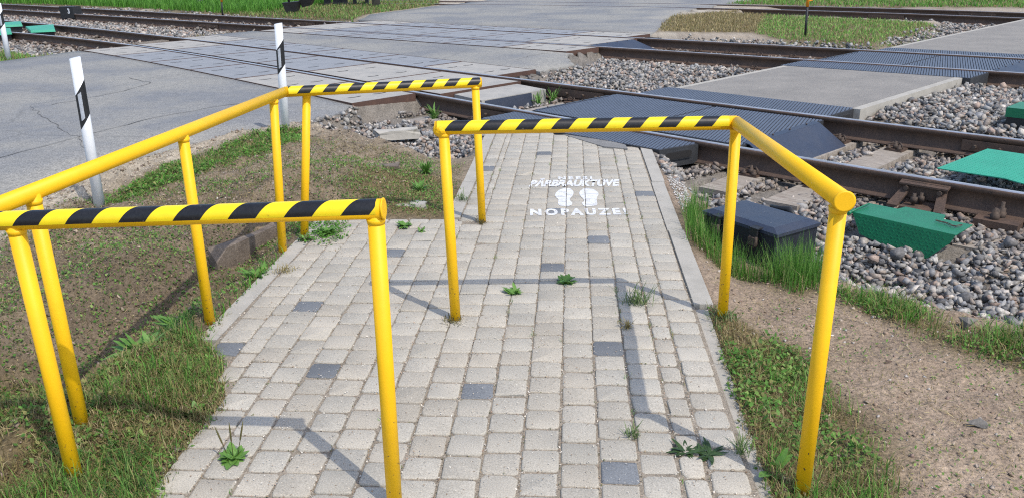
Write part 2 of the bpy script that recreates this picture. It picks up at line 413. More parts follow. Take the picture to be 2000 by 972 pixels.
# ------------------------------------------------------------------ ground sheet
def axis(lo, hi, step, far, grow=1.22):
    a = list(np.arange(lo, hi + 1e-6, step)); d = step; v = a[0]; pre = []
    while v > -far: d *= grow; v -= d; pre.append(v)
    d = step; v = a[-1]; post = []
    while v < far: d *= grow; v += d; post.append(v)
    return np.array(pre[::-1] + a + post)
xs = axis(-3.6, 4.6, .024, 400, 1.06); ys = axis(1.5, 8.0, .024, 400, 1.045)
X, Y = np.meshgrid(xs, ys); Xf, Yf = X.ravel(), Y.ravel()
Z = gz(Xf, Yf)
gm = grass_mask(Xf, Yf); bmk = ballast_mask(Xf, Yf)
# earth colours
n1 = fbm(Xf, Yf, 1.3, 3)[:, None]; n2 = fbm(Xf, Yf, 7, 8)[:, None]; n3 = fbm(Xf, Yf, 26, 9, 3)[:, None]
soil = np.array([.185, .145, .105]) * (1 - n2) * 1.15 + np.array([.285, .225, .16]) * n2 * 1.1
soil = soil * (.50 + .60 * n3)
dirt = np.array([.385, .30, .22]) * (1 - n2) + np.array([.27, .205, .155]) * n2; dirt = dirt * (.72 + .44 * n3); n4 = fbm(Xf, Yf, 3.2, 19)[:, None]; dirt = dirt * (.80 + .44 * n4); soil = soil * (.52 + .72 * n4)
grit = np.array([.40, .36, .30]) * (.75 + .5 * n3)
gravel = np.array([.20, .18, .155]) * (.6 + .8 * n3)
under = np.array([.16, .125, .07]) * (.6 + .8 * n3)
c = soil.copy()
rt = sstep(.3, .6, Xf - .35)[:, None]; c = c * (1 - rt) + dirt * rt
s_, n_ = SN(Xf, Yf)
vd = sstep(.55, .1, seg_dist(Xf, Yf, TRENCH))[:, None]; c = c * (1 - vd * .35) + np.array([.12, .092, .066]) * vd * .35
sh = sstep(.75, .25, s_ - road_R(n_) - .12 + (n2[:, 0] - .5) * .6)[:, None] * (n_ < 30)[:, None]; c = c * (1 - sh * .95) + grit * np.array([1.1, 1.08, 1.05]) * sh * .95
upp = sstep(4.9, 6.0, Yf)[:, None] * (Xf < .2)[:, None] * (Yf < 9)[:, None]; c = c * (1 - upp * .4) + grit * np.array([.85, .80, .72]) * upp * .4
farm = sstep(9, 12, Yf)[:, None]; c = c * (1 - farm * .6) + grit * farm * .6
c = c * (1 - gm[:, None]) + under * gm[:, None]
c = c * (1 - bmk[:, None]) + gravel * bmk[:, None]
nx, ny = len(xs), len(ys)
i = np.arange(nx * ny).reshape(ny, nx)
Fq = np.stack([i[:-1, :-1].ravel(), i[:-1, 1:].ravel(), i[1:, 1:].ravel(), i[1:, :-1].ravel()], 1)
g = np_mesh('ground', np.stack([Xf, Yf, Z], 1), [Fq], M['ground'], c, smooth=True); tag(g, kind='structure')

# ------------------------------------------------------------------ road
def strip_sheet(n_lo, n_hi, rows, cols, zt, name_bm, jag=.04):
    """carriageway piece between two n limits (functions of s), with real edges"""
    bm = name_bm; grid = []
    for r in range(rows + 1):
        row = []
        for q in range(cols + 1):
            t = q / cols; f = r / rows
            s = -12.0; n = 0
            for _ in range(8):
                n = n_lo(s) * (1 - f) + n_hi(s) * f
                s = float(road_L(n)) * (1 - t) + float(road_R(n)) * t
            if q in (0, cols): s += (random.random() - .5) * 2 * jag
            p = TP(s, n); edge = min(t, 1 - t)
            row.append(bm.bm.verts.new((p[0], p[1], zt - .012 * max(0, 1 - edge * 12))))
        grid.append(row)
    for r in range(rows):
        for q in range(cols):
            f = bm.bm.faces.new((grid[r][q], grid[r][q + 1], grid[r + 1][q + 1], grid[r + 1][q])); f.smooth = True
    def skirt(vs, dx):
        low = [bm.bm.verts.new((v.co.x + dx[0], v.co.y + dx[1], -.24)) for v in vs]
        for a, b, c_, d in zip(vs, vs[1:], low[1:], low): bm.bm.faces.new((a, b, c_, d))
    skirt([r[-1] for r in grid], U * .10); skirt([r[0] for r in grid], -U * .10)
    skirt(grid[-1], (0, 0)); skirt(grid[0], (0, 0))
rb = MB()
strip_sheet(lambda s: -14, lambda s: float(nA(s)) - .93, 90, 12, .012, rb, .02)
strip_sheet(lambda s: float(nB(s)) + .80, lambda s: float(nC(s)) - .86, 30, 12, .012, rb, .05)
strip_sheet(lambda s: float(nD(s)) + .80, lambda s: 60, 60, 12, .010, rb, .12)
rd = rb.build('road', M['asphalt']); tag(rd, kind='structure')
# seams and cracks in the asphalt
def crack(px, w, jit, z=.017):
    P = [at(a, b, z) for a, b in px]; pts = []
    for a, b in zip(P, P[1:]):
        k = max(2, int(np.linalg.norm(b - a) / .12)); d = (b - a) / np.linalg.norm(b - a); nrm = np.array([-d[1], d[0], 0])
        for t in np.linspace(0, 1, k, endpoint=False): pts.append(a + (b - a) * t + nrm * random.gauss(0, jit))
    pts.append(P[-1]); m = MB(); L = []; Rr = []
    for q in range(len(pts)):
        d = pts[min(q + 1, len(pts) - 1)] - pts[max(q - 1, 0)]; d = d / np.linalg.norm(d); nrm = np.array([-d[1], d[0], 0]); ww = w * random.uniform(.35, 1.2)
        L.append(m.bm.verts.new(pts[q] + nrm * ww)); Rr.append(m.bm.verts.new(pts[q] - nrm * ww))
    for q in range(len(pts) - 1): m.bm.faces.new((L[q], Rr[q], Rr[q + 1], L[q + 1]))
    return m.build('crack', M['dirtline'], rd)
crack([(-40, 318), (150, 268), (300, 230), (420, 208), (520, 196)], .007, .012)
crack([(250, 152), (297, 162), (240, 178), (100, 205)], .006, .02)
crack([(60, 208), (85, 228), (160, 275), (175, 300)], .004, .02)
crack([(390, 290), (470, 268), (560, 245), (650, 238)], .008, .03, .016)
crack([(1005, 118), (1040, 108), (1075, 103)], .006, .02)

# ------------------------------------------------------------------ pavement of setts
def paving():
    V, Q4, CC = [], [], []
    cols = [k * .1265 for k in range(-10, 4)] + [.4655, .594]      # column joints
    colsL = [-1.475, -1.35] + cols
    darks = [(.181, .122), (-.301, .608), (-.91, .75), (.18, 1.025), (-1.155, 1.364), (-.061, 1.906), (-.905, 2.136), (.192, 2.324), (.532, 3.294), (-1.419, .919), (-.18, 4.479), (-.581, 4.035), (-.052, 2.93)]
    cells = []
    for a, b in zip(colsL, colsL[1:]):
        lo, hi = -2.4, 5.3
        if b < -.70: hi = 2.60
        off = random.uniform(-.045, .045); s = lo + off; pitch = .1235
        mine = sorted(d[1] for d in darks if a <= d[0] <= b)
        if mine:                                                        # lay the rows so that a dark sett falls where it lies
            k = round((mine[0] - pitch / 2 - s) / pitch); s += (mine[0] - pitch / 2) - (s + k * pitch)
        while s < hi:
            L = pitch * random.uniform(.985, 1.015)
            cells.append([a, b, s, s + L]); s += L
    # upper strip: thin cut setts along the kerb
    out = []
    for a, b, s0, s1 in cells:
        cm, sm = (a + b) / 2, (s0 + s1) / 2
        if sm > 2.62 and cm < -.38:
            continue
        out.append((a, b, s0, s1))
    for a, b in ((-.5065, -.3795), (-.552, -.5065), (-.652, -.552)):
        s = 2.66 + random.uniform(0, .03)
        while s < 5.25:
            L = .1235 * random.uniform(.97, 1.03); out.append((a, b, s, s + L)); s += L
    # one row of setts closes the bay against the soil
    for k in range(7): out.append((-1.475 + k * .1265, -1.475 + (k + 1) * .1265 if k < 6 else -.66, 2.625, 2.70 + .0))
    n = 16
    for a, b, s0, s1 in out:
        cm, sm = (a + b) / 2, (s0 + s1) / 2
        px, py = PV(cm, sm)
        # skewed end against the rubber panel
        endlim = np.interp(cm, [-.75, -.12, .42, .62], [5.28, 5.26, 4.82, 4.62])
        if s0 > endlim - .03: continue
        s1 = min(s1, endlim)
        if cm < -1.05 and sm < .95:                                     # overgrown ragged margin
            lim = np.interp(sm, [-2.4, -.1, .12, .43, .62, .83, .95], [-1.2, -1.21, -1.28, -1.23, -1.3, -1.43, -1.52]) + random.uniform(-.05, .05)
            if cm < lim: continue
        if abs(cm + .372) < .06 and abs(sm - (CS(-.25, 3.37)[1])) < .06: pass
        gap = random.uniform(.0008, .0024) + (.0025 if sm < .9 else 0) + (.0022 if cm > .25 and sm < 2 else 0)
        w, l = (b - a) / 2 - gap, (s1 - s0) / 2 - gap
        if w < .008 or l < .012: continue
        r = min(random.uniform(.007, .020), w * .5, l * .5)
        rings = []
        flat = -.48 < cm < .62 and 2.7 < sm < 4.0
        tx, ty = (0, 0) if flat else (random.gauss(0, .006), random.gauss(0, .006)); dz = 0 if flat else random.gauss(0, .0019)
        rot = random.gauss(0, .006)
        outl = []
        for q in range(n):
            quad = q // 4; t = (q % 4) / 3 * math.pi / 2 + quad * math.pi / 2
            sx = (1, -1, -1, 1)[quad]; sy = (1, 1, -1, -1)[quad]
            outl.append((sx * (w - r) + r * math.cos(t) + random.gauss(0, .0016), sy * (l - r) + r * math.sin(t) + random.gauss(0, .0016)))
        base = len(V)
        for k_, (ins, zz) in enumerate(((0, -.05), (0, -.006), (.0016, -.0018), (.0048, 0.0))):
            for (ox, oy) in outl:
                f = max(0, 1 - ins / min(w, l)); ox2, oy2 = ox * f, oy * f
                cx, cy = cm + ox2 * math.cos(rot) - oy2 * math.sin(rot), sm + ox2 * math.sin(rot) + oy2 * math.cos(rot)
                p = PV(cx, cy); V.append((p[0], p[1], zz + (dz + tx * ox2 + ty * oy2 if k_ else 0)))
        for k_ in range(3):
            for q in range(n): Q4.append((base + k_ * n + q, base + k_ * n + (q + 1) % n, base + (k_ + 1) * n + (q + 1) % n, base + (k_ + 1) * n + q))
        dk = any(a <= d[0] <= b and s0 <= d[1] <= s1 for d in darks)
        if dk: colr = np.array([.155, .165, .178]) * random.uniform(.9, 1.2)
        else:
            warm = random.random(); colr = np.array([.412, .375, .314]) * (1 - warm) + np.array([.398, .374, .324]) * warm
            colr = colr * random.gauss(1, .05)
            if cm > .28 and sm < 2.4: colr = colr * 1.06
        CC += [colr] * (4 * n); tops.append(list(range(base + 3 * n, base + 4 * n)))
        laid.append((a, b, s0, s1, gap))
    return V, Q4, CC
tops, laid = [], []
V, Q4, CC = paving()
pav = np_mesh('pavement', V, [np.array(Q4), np.array(tops)], M['paver'], np.array(CC), smooth=False); tag(pav, kind='structure')
mb = MB(); bed = [PV(-1.17, -2.6), PV(-1.20, -.05), PV(-1.26, .14), PV(-1.22, .43), PV(-1.39, .83), PV(-1.49, .93), PV(-1.49, 2.66), PV(-.66, 2.66), PV(-.67, 5.24), PV(-.12, 5.22), PV(.42, 4.80), PV(.605, 4.60), PV(.605, -2.6)]
mb.poly([(*p, -.0058) for p in bed], [(*p, -.06) for p in bed]); o = mb.build('pavement_bed', M['sand']); tag(o, kind='structure')
# kerbs: runs of edging stones
def kerb_run(pts, w, zt, name='kerb', step=1.0, tilt=0, depth=.2):
    m = MB(); pts = [np.array(p) for p in pts]
    for a, b in zip(pts, pts[1:]):
        L = np.linalg.norm(b - a); d = (b - a) / L; nrm = np.array([d[1], -d[0]]); k = max(1, round(L / step))
        for q in range(k):
            p0 = a + d * (L * q / k + .003); p1 = a + d * (L * (q + 1) / k - .003); j = random.uniform(-.004, .004); z0 = zt + random.uniform(-.003, .003)
            ring = [p0 + nrm * (j), p1 + nrm * j, p1 + nrm * (j + w), p0 + nrm * (j + w)]
            m.poly([(*p, z0) for p in ring], [(*p, z0 - depth) for p in ring])
    m.bevel(.006, 2)
    o = m.build(name, M['kerb']); tag(o, kind='structure'); return o
kerb_run([PV(.575, -.9), PV(.585, .3), PV(.600, 1.42)], .062, -.010)
kerb_run([PV(.601, 1.43), PV(.603, 4.66)], .088, .004, step=.95)
kerb_run([PV(-1.575, 1.0), PV(-1.562, 2.68)], .085, -.003, step=.86)
kerb_run([PV(-.745, 2.73), PV(-.748, 5.27)], .088, .002, step=1.0)
# grey mortar haunch against the rubber panel
mb = MB(); hp = [(1100, 262), (1180, 271), (1222, 284), (1226, 292), (1180, 287), (1130, 272)]
mb.poly([(*at(a, b, .006)[:2], .008 + random.uniform(-.004, .004)) for a, b in hp], [(*at(a, b, .006)[:2], -.06) for a, b in hp]); mb.bevel(.008, 2)
o = mb.build('mortar_strip', surf('mortar', (.21, .205, .195), (.17, .165, .16), scale=10, bmp=.5)); tag(o, kind='structure')

# ------------------------------------------------------------------ stencil on the setts
def stencil():
    root = empty('painted_stencil', (*at(1128, 390, 0)[:2], .0), 'white stencilled footprints between two lines of lettering on the paving', 'marking')
    def place(curve_text, bl, br, tl, shear=0, space=1.0, off=0.0, name='lettering'):
        cu = bpy.data.curves.new('t', 'FONT'); cu.body = curve_text; cu.size = 1; cu.shear = shear; cu.space_character = space; cu.offset = off; cu.resolution_u = 3
        ob = bpy.data.objects.new('t', cu); COL.objects.link(ob)
        dg = bpy.context.evaluated_depsgraph_get(); me = bpy.data.meshes.new_from_object(ob.evaluated_get(dg))
        bpy.data.objects.remove(ob); bpy.data.curves.remove(cu)
        bm = bmesh.new(); bm.from_mesh(me); bpy.data.meshes.remove(me)
        xs_ = [v.co.x for v in bm.verts]; ys_ = [v.co.y for v in bm.verts]
        x0, x1, y1 = min(xs_), max(xs_), max(ys_)
        capt = .70 if any(ch in curve_text for ch in 'Ā') else y1
        P0, P1, P2 = at(*bl)[:2], at(*br)[:2], at(*tl)[:2]
        ex = P1 - P0; eh = np.array([-ex[1], ex[0]]) / np.linalg.norm(ex); hgt = abs((P2 - P0) @ eh)
        for v in bm.verts:
            p = P0 + ex * ((v.co.x - x0) / (x1 - x0)) + eh * hgt * (v.co.y / capt); v.co = (p[0], p[1], .0022)
        return cut(bm, name)
    def cut(bm, name):
        # paint sits on the sett tops only: slit it along the joints
        bmesh.ops.triangulate(bm, faces=bm.faces[:])
        joints = [k * .1265 for k in range(-3, 4)] + [.4655, .594]
        for jx in joints:
            for e in (-.0026, .0026):
                p = PV(jx + e, 0); bmesh.ops.bisect_plane(bm, geom=bm.verts[:] + bm.edges[:] + bm.faces[:], plane_co=(*p, 0), plane_no=(*PN, 0))
        for (a, b, s0, s1, g_) in laid:
            if not (-.45 < a < .62 and 2.6 < s0 < 4.0): continue
            for e in (s0 - .0016, s0 + .0016):
                geom = [f for f in bm.faces if a < CS(*f.calc_center_median()[:2])[0] < b]
                if not geom: continue
                es = {x for f in geom for x in f.edges}; vs = {x for f in geom for x in f.verts}
                p = PV(0, e); bmesh.ops.bisect_plane(bm, geom=list(vs) + list(es) + geom, plane_co=(*p, 0), plane_no=(*PD, 0))
        dead = []
        cells = [(a, b, s0, s1) for a, b, s0, s1, g_ in laid if -.45 < a < .62 and 2.6 < s0 < 4.0]
        for f in bm.faces:
            c_, s_2 = CS(*f.calc_center_median()[:2])
            if any(abs(c_ - jx) < .0025 for jx in joints) and random.random() < .9: dead.append(f); continue
            for a, b, s0, s1 in cells:
                if a < c_ < b and abs(s_2 - s0) < .0015: dead.append(f); break
        bmesh.ops.delete(bm, geom=dead, context='FACES')
        m = MB(); m.bm.free(); m.bm = bm; return m.build(name, M['paint'], root)
    k = 6.6667
    z4 = lambda x, y: (980 + x / k, 320 + y / k)
    place('NEESI', z4(738, 207), z4(1180, 204), z4(738, 171), space=1.5, off=.06)
    place('PĀRBRAUKTUVE', z4(352, 298), z4(1560, 288), z4(362, 222), shear=.35, off=.052)
    place('NOPAUZE!', z4(368, 672), z4(1645, 660), z4(368, 590), space=1.4, off=.055)
    lf = [(860, 320), (905, 335), (935, 375), (925, 415), (893, 455), (895, 490), (920, 515), (905, 545), (860, 560), (790, 555), (745, 545), (733, 510), (738, 470), (705, 440), (695, 410), (712, 375), (760, 340), (810, 325)]
    rf = [(1100, 322), (1150, 325), (1205, 342), (1250, 375), (1260, 405), (1240, 440), (1238, 490), (1245, 525), (1235, 545), (1190, 553), (1110, 562), (1065, 550), (1047, 515), (1068, 495), (1065, 465), (1030, 430), (1010, 395), (1020, 360), (1060, 330)]
    for sh in (lf, rf):
        # smooth closed outline
        P = np.array([at(*z4(a, b))[:2] for a, b in sh]); n = len(P); out = []
        for q in range(n):
            p0, p1, p2, p3 = P[q - 1], P[q], P[(q + 1) % n], P[(q + 2) % n]
            for t in (0, .25, .5, .75): out.append(.5 * (2 * p1 + (p2 - p0) * t + (2 * p0 - 5 * p1 + 4 * p2 - p3) * t * t + (3 * p1 - p0 - 3 * p2 + p3) * t ** 3))
        bm = bmesh.new(); bm.faces.new([bm.verts.new((*p, .0022)) for p in out]); cut(bm, 'footprint')
stencil()

# ------------------------------------------------------------------ handrails
POST_R, BAR_R = .0228, .0265
def tape(parent, p0, p1, period, phase, br=.0265):
    """striped tape sleeve: covers the top and both flanks of the bar, underside stays bare"""
    p0, p1 = Vector(p0), Vector(p1); d = (p1 - p0); L = d.length; d.normalize()
    up = (Vector((0, 0, 1)) - d * d.z).normalized(); side = d.cross(up); r = br + .0008
    if side.y > 0: side = -side                        # towards the viewer's side of the path
    m = MB(); phis = [math.radians(a) for a in np.linspace(-150, 106, 23)]
    def col(t0, t1, mi):
        ra, rb_ = [], []
        for ph in phis:
            off = (-.024 if d.x > 0 else .024) * (ph - .9)
            a = min(max(t0 + off, 0), L); b = min(max(t1 + off, 0), L)
            w = up * math.cos(ph) + side * math.sin(ph)
            ra.append(p0 + d * a + w * r); rb_.append(p0 + d * b + w * r)
        va = [m.bm.verts.new(x) for x in ra]; vb = [m.bm.verts.new(x) for x in rb_]
        for q in range(len(phis) - 1):
            if (va[q].co - vb[q].co).length < 1e-5 and (va[q + 1].co - vb[q + 1].co).length < 1e-5: continue
            f = m.bm.faces.new((va[q], va[q + 1], vb[q + 1], vb[q])); f.smooth = True; f.material_index = mi
    t = -period * 2 + phase
    while t < L + period * 2:
        col(t, t + period / 2, 1); col(t + period / 2, t + period, 0); t += period
    bmesh.ops.remove_doubles(m.bm, verts=m.bm.verts, dist=1e-5)
    return m.build('hazard_tape', [M['tape_y'], M['tape_k']], parent)
def post(parent, base, top, zb=-.06):
    b, t = Vector(base), Vector(top); d = (t - b).normalized()
    lo = b + d * ((zb - b.z) / d.z)
    m = MB(); m.cyl(lo, t - d * .005, POST_R, seg=24)
    ring = t - d * (BAR_R + .001)
    m.tube([ring - d * .012, ring - d * .004, ring + d * .004], [POST_R + .0003, POST_R + .0018, POST_R + .0035], seg=24)   # weld collar
    return m.build('post', M['yellow'], parent)
def bar(parent, pts, name='rail', r=BAR_R):
    m = MB()
    for a, b in zip(pts, pts[1:]): m.cyl(a, b, r, seg=28)
    for p in pts[1:-1]:
        bmesh.ops.create_uvsphere(m.bm, u_segments=20, v_segments=12, radius=r * 1.01, matrix=Matrix.Translation(Vector(p)))
    for f in m.bm.faces:
        if len(f.verts) == 4 or len(f.verts) == 3: f.smooth = True
    return m.build(name, M['yellow'], parent)
def cap(parent, p, d):
    p, d = Vector(p), Vector(d).normalized(); m = MB(); m.cyl(p, p + d * .004, BAR_R - .001, seg=28)
    m.tube([p + d * .001, p + d * .004, p + d * .005], [BAR_R + .0022, BAR_R + .0028, BAR_R - .002], seg=28)
    return m.build('end_cap', M['yellow'], parent)

g_hr = 'yellow tube barriers along the path'
B = {k: at(*v) for k, v in dict(LF=(152, 955), CF=(771, 985), M1=(890, 622), GR=(1411, 616), RF=(1567, 955), L2=(165, 850), L3=(410, 628), L4=(552, 488), L6=(942, 433)).items()}
T = {}
for k, px in dict(LF=(28, 431), CF=(733, 409), M1=(866, 250), GR=(1438, 240), RF=(1640, 387), L2=(62, 376), L3=(341, 259), L4=(511, 199), L6=(928, 162)).items(): T[k] = atY(*px, B[k][1])
T['L5'] = at(599, 176, .855); B['L5'] = np.array([*(T['L5'][:2] + (at(627, 388, .1)[:2] - T['L5'][:2]) * 1.0), .1])
B['L5'] = np.array([B['L5'][0], T['L5'][1], .08])
T['K'] = at(556, 180, .855)
for k_ in ('L3', 'L4'):
    t_ = (B[k_][1] - T['L2'][1]) / (T['K'][1] - T['L2'][1]); T[k_] = T['L2'] + (T['K'] - T['L2']) * t_
# left barrier: front bar, corner out of view, long side rail, far bar
hl = empty('handrail', (*B['L3'][:2], 0), 'long yellow tube barrier wrapping the left edge of the paving, striped bars at both ends', 'handrail', g_hr)
fe = atY(747, 408, B['CF'][1] - .004); fdir = np.array(T['LF']) - np.array(T['CF']); fdir = fdir / np.linalg.norm(fdir)
ci = T['LF'] + fdir * .17
sd = (T['L2'] - T['L3']); sd = sd / np.linalg.norm(sd)
f1 = bar(hl, [fe, ci], 'front_rail'); cap(hl, fe, fe - ci)
tape(f1, fe + fdir * .012, T['LF'] + fdir * .14, .1535, -.005)
ci2 = T['L2'] + (T['L2'] - T['K']) * ((ci[1] - T['L2'][1]) / (T['L2'][1] - T['K'][1])); bar(hl, [ci, ci2 * .5 + ci * .5, T['K']], 'side_rail')
ke = T['L6'] + (T['L6'] - T['L5']) / np.linalg.norm(T['L6'] - T['L5']) * .03
f2 = bar(hl, [T['K'], ke], 'far_rail', .0285); cap(hl, ke, ke - T['K'])
dk = (ke - T['K']) / np.linalg.norm(ke - T['K'])
tape(f2, T['K'] + dk * .02, ke - dk * .004, np.linalg.norm(ke - T['K']) / 8.1, .065, .0285)
for k in ('CF', 'LF', 'L2', 'L3', 'L4', 'L5', 'L6'): post(hl, B[k], T[k], -.12)
# right barrier
hr = empty('handrail', (*B['GR'][:2], 0), 'short yellow tube barrier crossing to the right edge of the paving, one striped bar', 'handrail', g_hr)
gd = (T['GR'] - T['M1']) / np.linalg.norm(T['GR'] - T['M1']); g0 = T['M1'] - gd * .03
f3 = bar(hr, [g0, T['GR']], 'striped_rail', .0288); cap(hr, g0, g0 - T['GR'])
tape(f3, g0 + gd * .006, T['GR'] - gd * .035, np.linalg.norm(T['GR'] - g0) / 8.45, .05, .0288)
rdn = (T['RF'] - T['GR']) / np.linalg.norm(T['RF'] - T['GR']); re_ = T['RF'] + rdn * .035
m = MB(); m.cyl(T['GR'], re_, BAR_R, seg=28); bmesh.ops.create_uvsphere(m.bm, u_segments=20, v_segments=12, radius=BAR_R * 1.02, matrix=Matrix.Translation(Vector(T['GR'])))
for f in m.bm.faces: f.smooth = len(f.verts) < 5
m.build('side_rail', M['yellow'], hr); cap(hr, re_, re_ - T['GR'])
for k in ('M1', 'GR', 'RF'): post(hr, B[k], T[k], -.1)
# crumpled tape ends
def crumple(parent, c_, r):
    bm = bmesh.new(); bmesh.ops.create_icosphere(bm, subdivisions=3, radius=r, matrix=Matrix.Translation(Vector(c_)))
    for v in bm.verts: v.co = Vector(c_) + (v.co - Vector(c_)) * (1 + .10 * (random.random() - .5))
    m = MB(); m.bm.free(); m.bm = bm; return m.build('tape_end', M['yellow'], parent)
crumple(f3, g0 + gd * .02 + np.array([0, 0, -.006]), .034)

# ------------------------------------------------------------------ marker posts by the road
def marker(base, top, label, r=.047):
    b, t = Vector(base), Vector(top); root = empty('marker_post', b, label, 'marker post', 'white marker posts along the road')
    ax = (t - b); L = ax.length; ax.normalize(); e = ax.orthogonal().normalized(); e2 = ax.cross(e)
    view = Vector((0, 0, EYE)) - b; view = (view - ax * view.dot(ax)).normalized(); sidev = ax.cross(view)
    def ringpt(a, h, rr): return b + ax * h + (view * math.cos(a) + sidev * math.sin(a)) * rr
    m = MB(); n = 20
    slant = .055
    rings = []
    for h, rr, sl in ((-.08, r * 1.06, 0), (L - .02, r, 1), ):
        rings.append([m.bm.verts.new(ringpt(2 * math.pi * q / n, h + sl * slant * .12 * math.sin(2 * math.pi * q / n), rr)) for q in range(n)])
    for q in range(n):
        f = m.bm.faces.new((rings[0][q], rings[0][(q + 1) % n], rings[1][(q + 1) % n], rings[1][q])); f.smooth = True
    m.bm.faces.new(rings[1]); m.bm.faces.new(rings[0][::-1])
    m.build('post_body', M['white'], root)
    m = MB(); lo, hi = L * .585, L * .80
    ra = []
    for q in range(n):
        a = 2 * math.pi * q / n; k = math.sin(a)
        ra.append((m.bm.verts.new(ringpt(a, lo - .05 * -k, r * 1.035)), m.bm.verts.new(ringpt(a, hi + .05 * k, r * 1.03))))
    for q in range(n):
        f = m.bm.faces.new((ra[q][0], ra[(q + 1) % n][0], ra[(q + 1) % n][1], ra[q][1])); f.smooth = True
    bd = m.build('black_band', M['black'], root)
    m = MB(); pts = []
    for h0, h1 in ((L * .61, L * .775),):
        aa = np.linspace(-.62, .05, 6)
        A_ = [m.bm.verts.new(ringpt(a, h0 + .03 * math.sin(a), r * 1.07)) for a in aa]; B_ = [m.bm.verts.new(ringpt(a, h1 + .03 * math.sin(a), r * 1.07)) for a in aa]
        for q in range(5): m.bm.faces.new((A_[q], A_[q + 1], B_[q + 1], B_[q])).smooth = True
    m.build('reflector', M['reflector'], bd)
    return root
b1 = at(196, 410); marker(b1, atY(145, 107, b1[1]), 'white marker post with black reflector band behind the near left rail', .032)
b2 = at(559, 262); marker(b2, atY(543, 42, b2[1]), 'white marker post with black band standing at the far left corner of the yellow barrier', .035)
b3 = at(17, 116); marker(b3, atY(-4, 5, b3[1]), 'leaning white marker post at the left border beyond the road', .040)

# ------------------------------------------------------------------ rails
PROF = [(-.075, 0), (-.075, .010), (-.03, .022), (-.010, .036), (-.009, .130), (-.034, .142), (-.036, .168), (-.030, .177), (-.018, .180),
        (.018, .180), (.030, .177), (.036, .168), (.034, .142), (.009, .130), (.010, .036), (.03, .022), (.075, .010), (.075, 0)]
def rail(fn, s0, s1, zt, label, group, step=.4):
    ss = np.arange(s0, s1 + 1e-6, step); P = np.array([TP(s, float(fn(s))) for s in ss]); V, F, MI = [], [], []
    k = len(PROF)
    for q in range(len(ss)):
        d = P[min(q + 1, len(ss) - 1)] - P[max(q - 1, 0)]; d = d / np.linalg.norm(d); nrm = np.array([-d[1], d[0]])
        for (a, h) in PROF: V.append((*(P[q] + nrm * a), zt - .18 + h))
    for q in range(len(ss) - 1):
        for j in range(k):
            F.append((q * k + j, q * k + (j + 1) % k, (q + 1) * k + (j + 1) % k, (q + 1) * k + j)); MI.append(1 if 7 <= j <= 9 else 0)
    o = np_mesh('rail', V, [np.array(F)], [M['rail'], M['rail_top']], mat_idx=np.array(MI)); c0 = Vector((*P[len(P) // 2], zt - .18))
    o.data.transform(Matrix.Translation(-c0)); o.location = c0
    return tag(o, label, 'rail', group)
ZR = .030
rA = rail(nA, -30, 7, ZR, 'nearest rail of the near track, running past the small black box', 'running rails')
rB = rail(nB, -34, 9, ZR, 'second rail of the near track, behind the pale green plate', 'running rails')
rC = rail(nC, -48, 16, ZR, 'near rail of the middle track beyond the first asphalt path slab', 'running rails')
rD = rail(nD, -52, 18, ZR, 'far rail of the middle track beside the grassy island', 'running rails')
rE = rail(nE, -60, 22, .022, 'near rail of the farthest track at the top edge of the scene', 'running rails')
rF = rail(nF, -60, 22, .022, 'far rail of the farthest track against the lawn', 'running rails')
def rail_frame(fn, s):
    d = TP(s + .05, float(fn(s + .05))) - TP(s - .05, float(fn(s - .05))); d = d / np.linalg.norm(d)
    return TP(s, float(fn(s))), d, np.array([-d[1], d[0]])
def fishplate(ro, fn, s, side, zt=ZR, L=.42):
    p, d, nr = rail_frame(fn, s); m = MB(); c0 = np.array([*(p + nr * side * .024), zt - .097])
    m.box(c0, (*(d * L), 0), (*(nr * .013), 0), (0, 0, .045)); m.bevel(.006, 1)
    f = m.build('fishplate', M['rail'], ro)
    for q in (-.75, -.3, .3, .75):
        m = MB(); b = np.array([*(p + nr * side * .037 + d * q * L), zt - .10]); m.cyl(b, b + np.array([*(nr * side * .035), 0]), .016, seg=6, smooth=False)
        m.build('bolt', M['bolt'], f)
fishplate(rA, nA, -6.15, -1); fishplate(rB, nB, -6.6, -1); fishplate(rB, nB, -1.9, -1); fishplate(rD, nD, -3.0, -1); fishplate(rC, nC, -20.5, -1); fishplate(rD, nD, -19, -1); fishplate(rF, nF, -7, -1); fishplate(rE, nE, -8.5, -1)

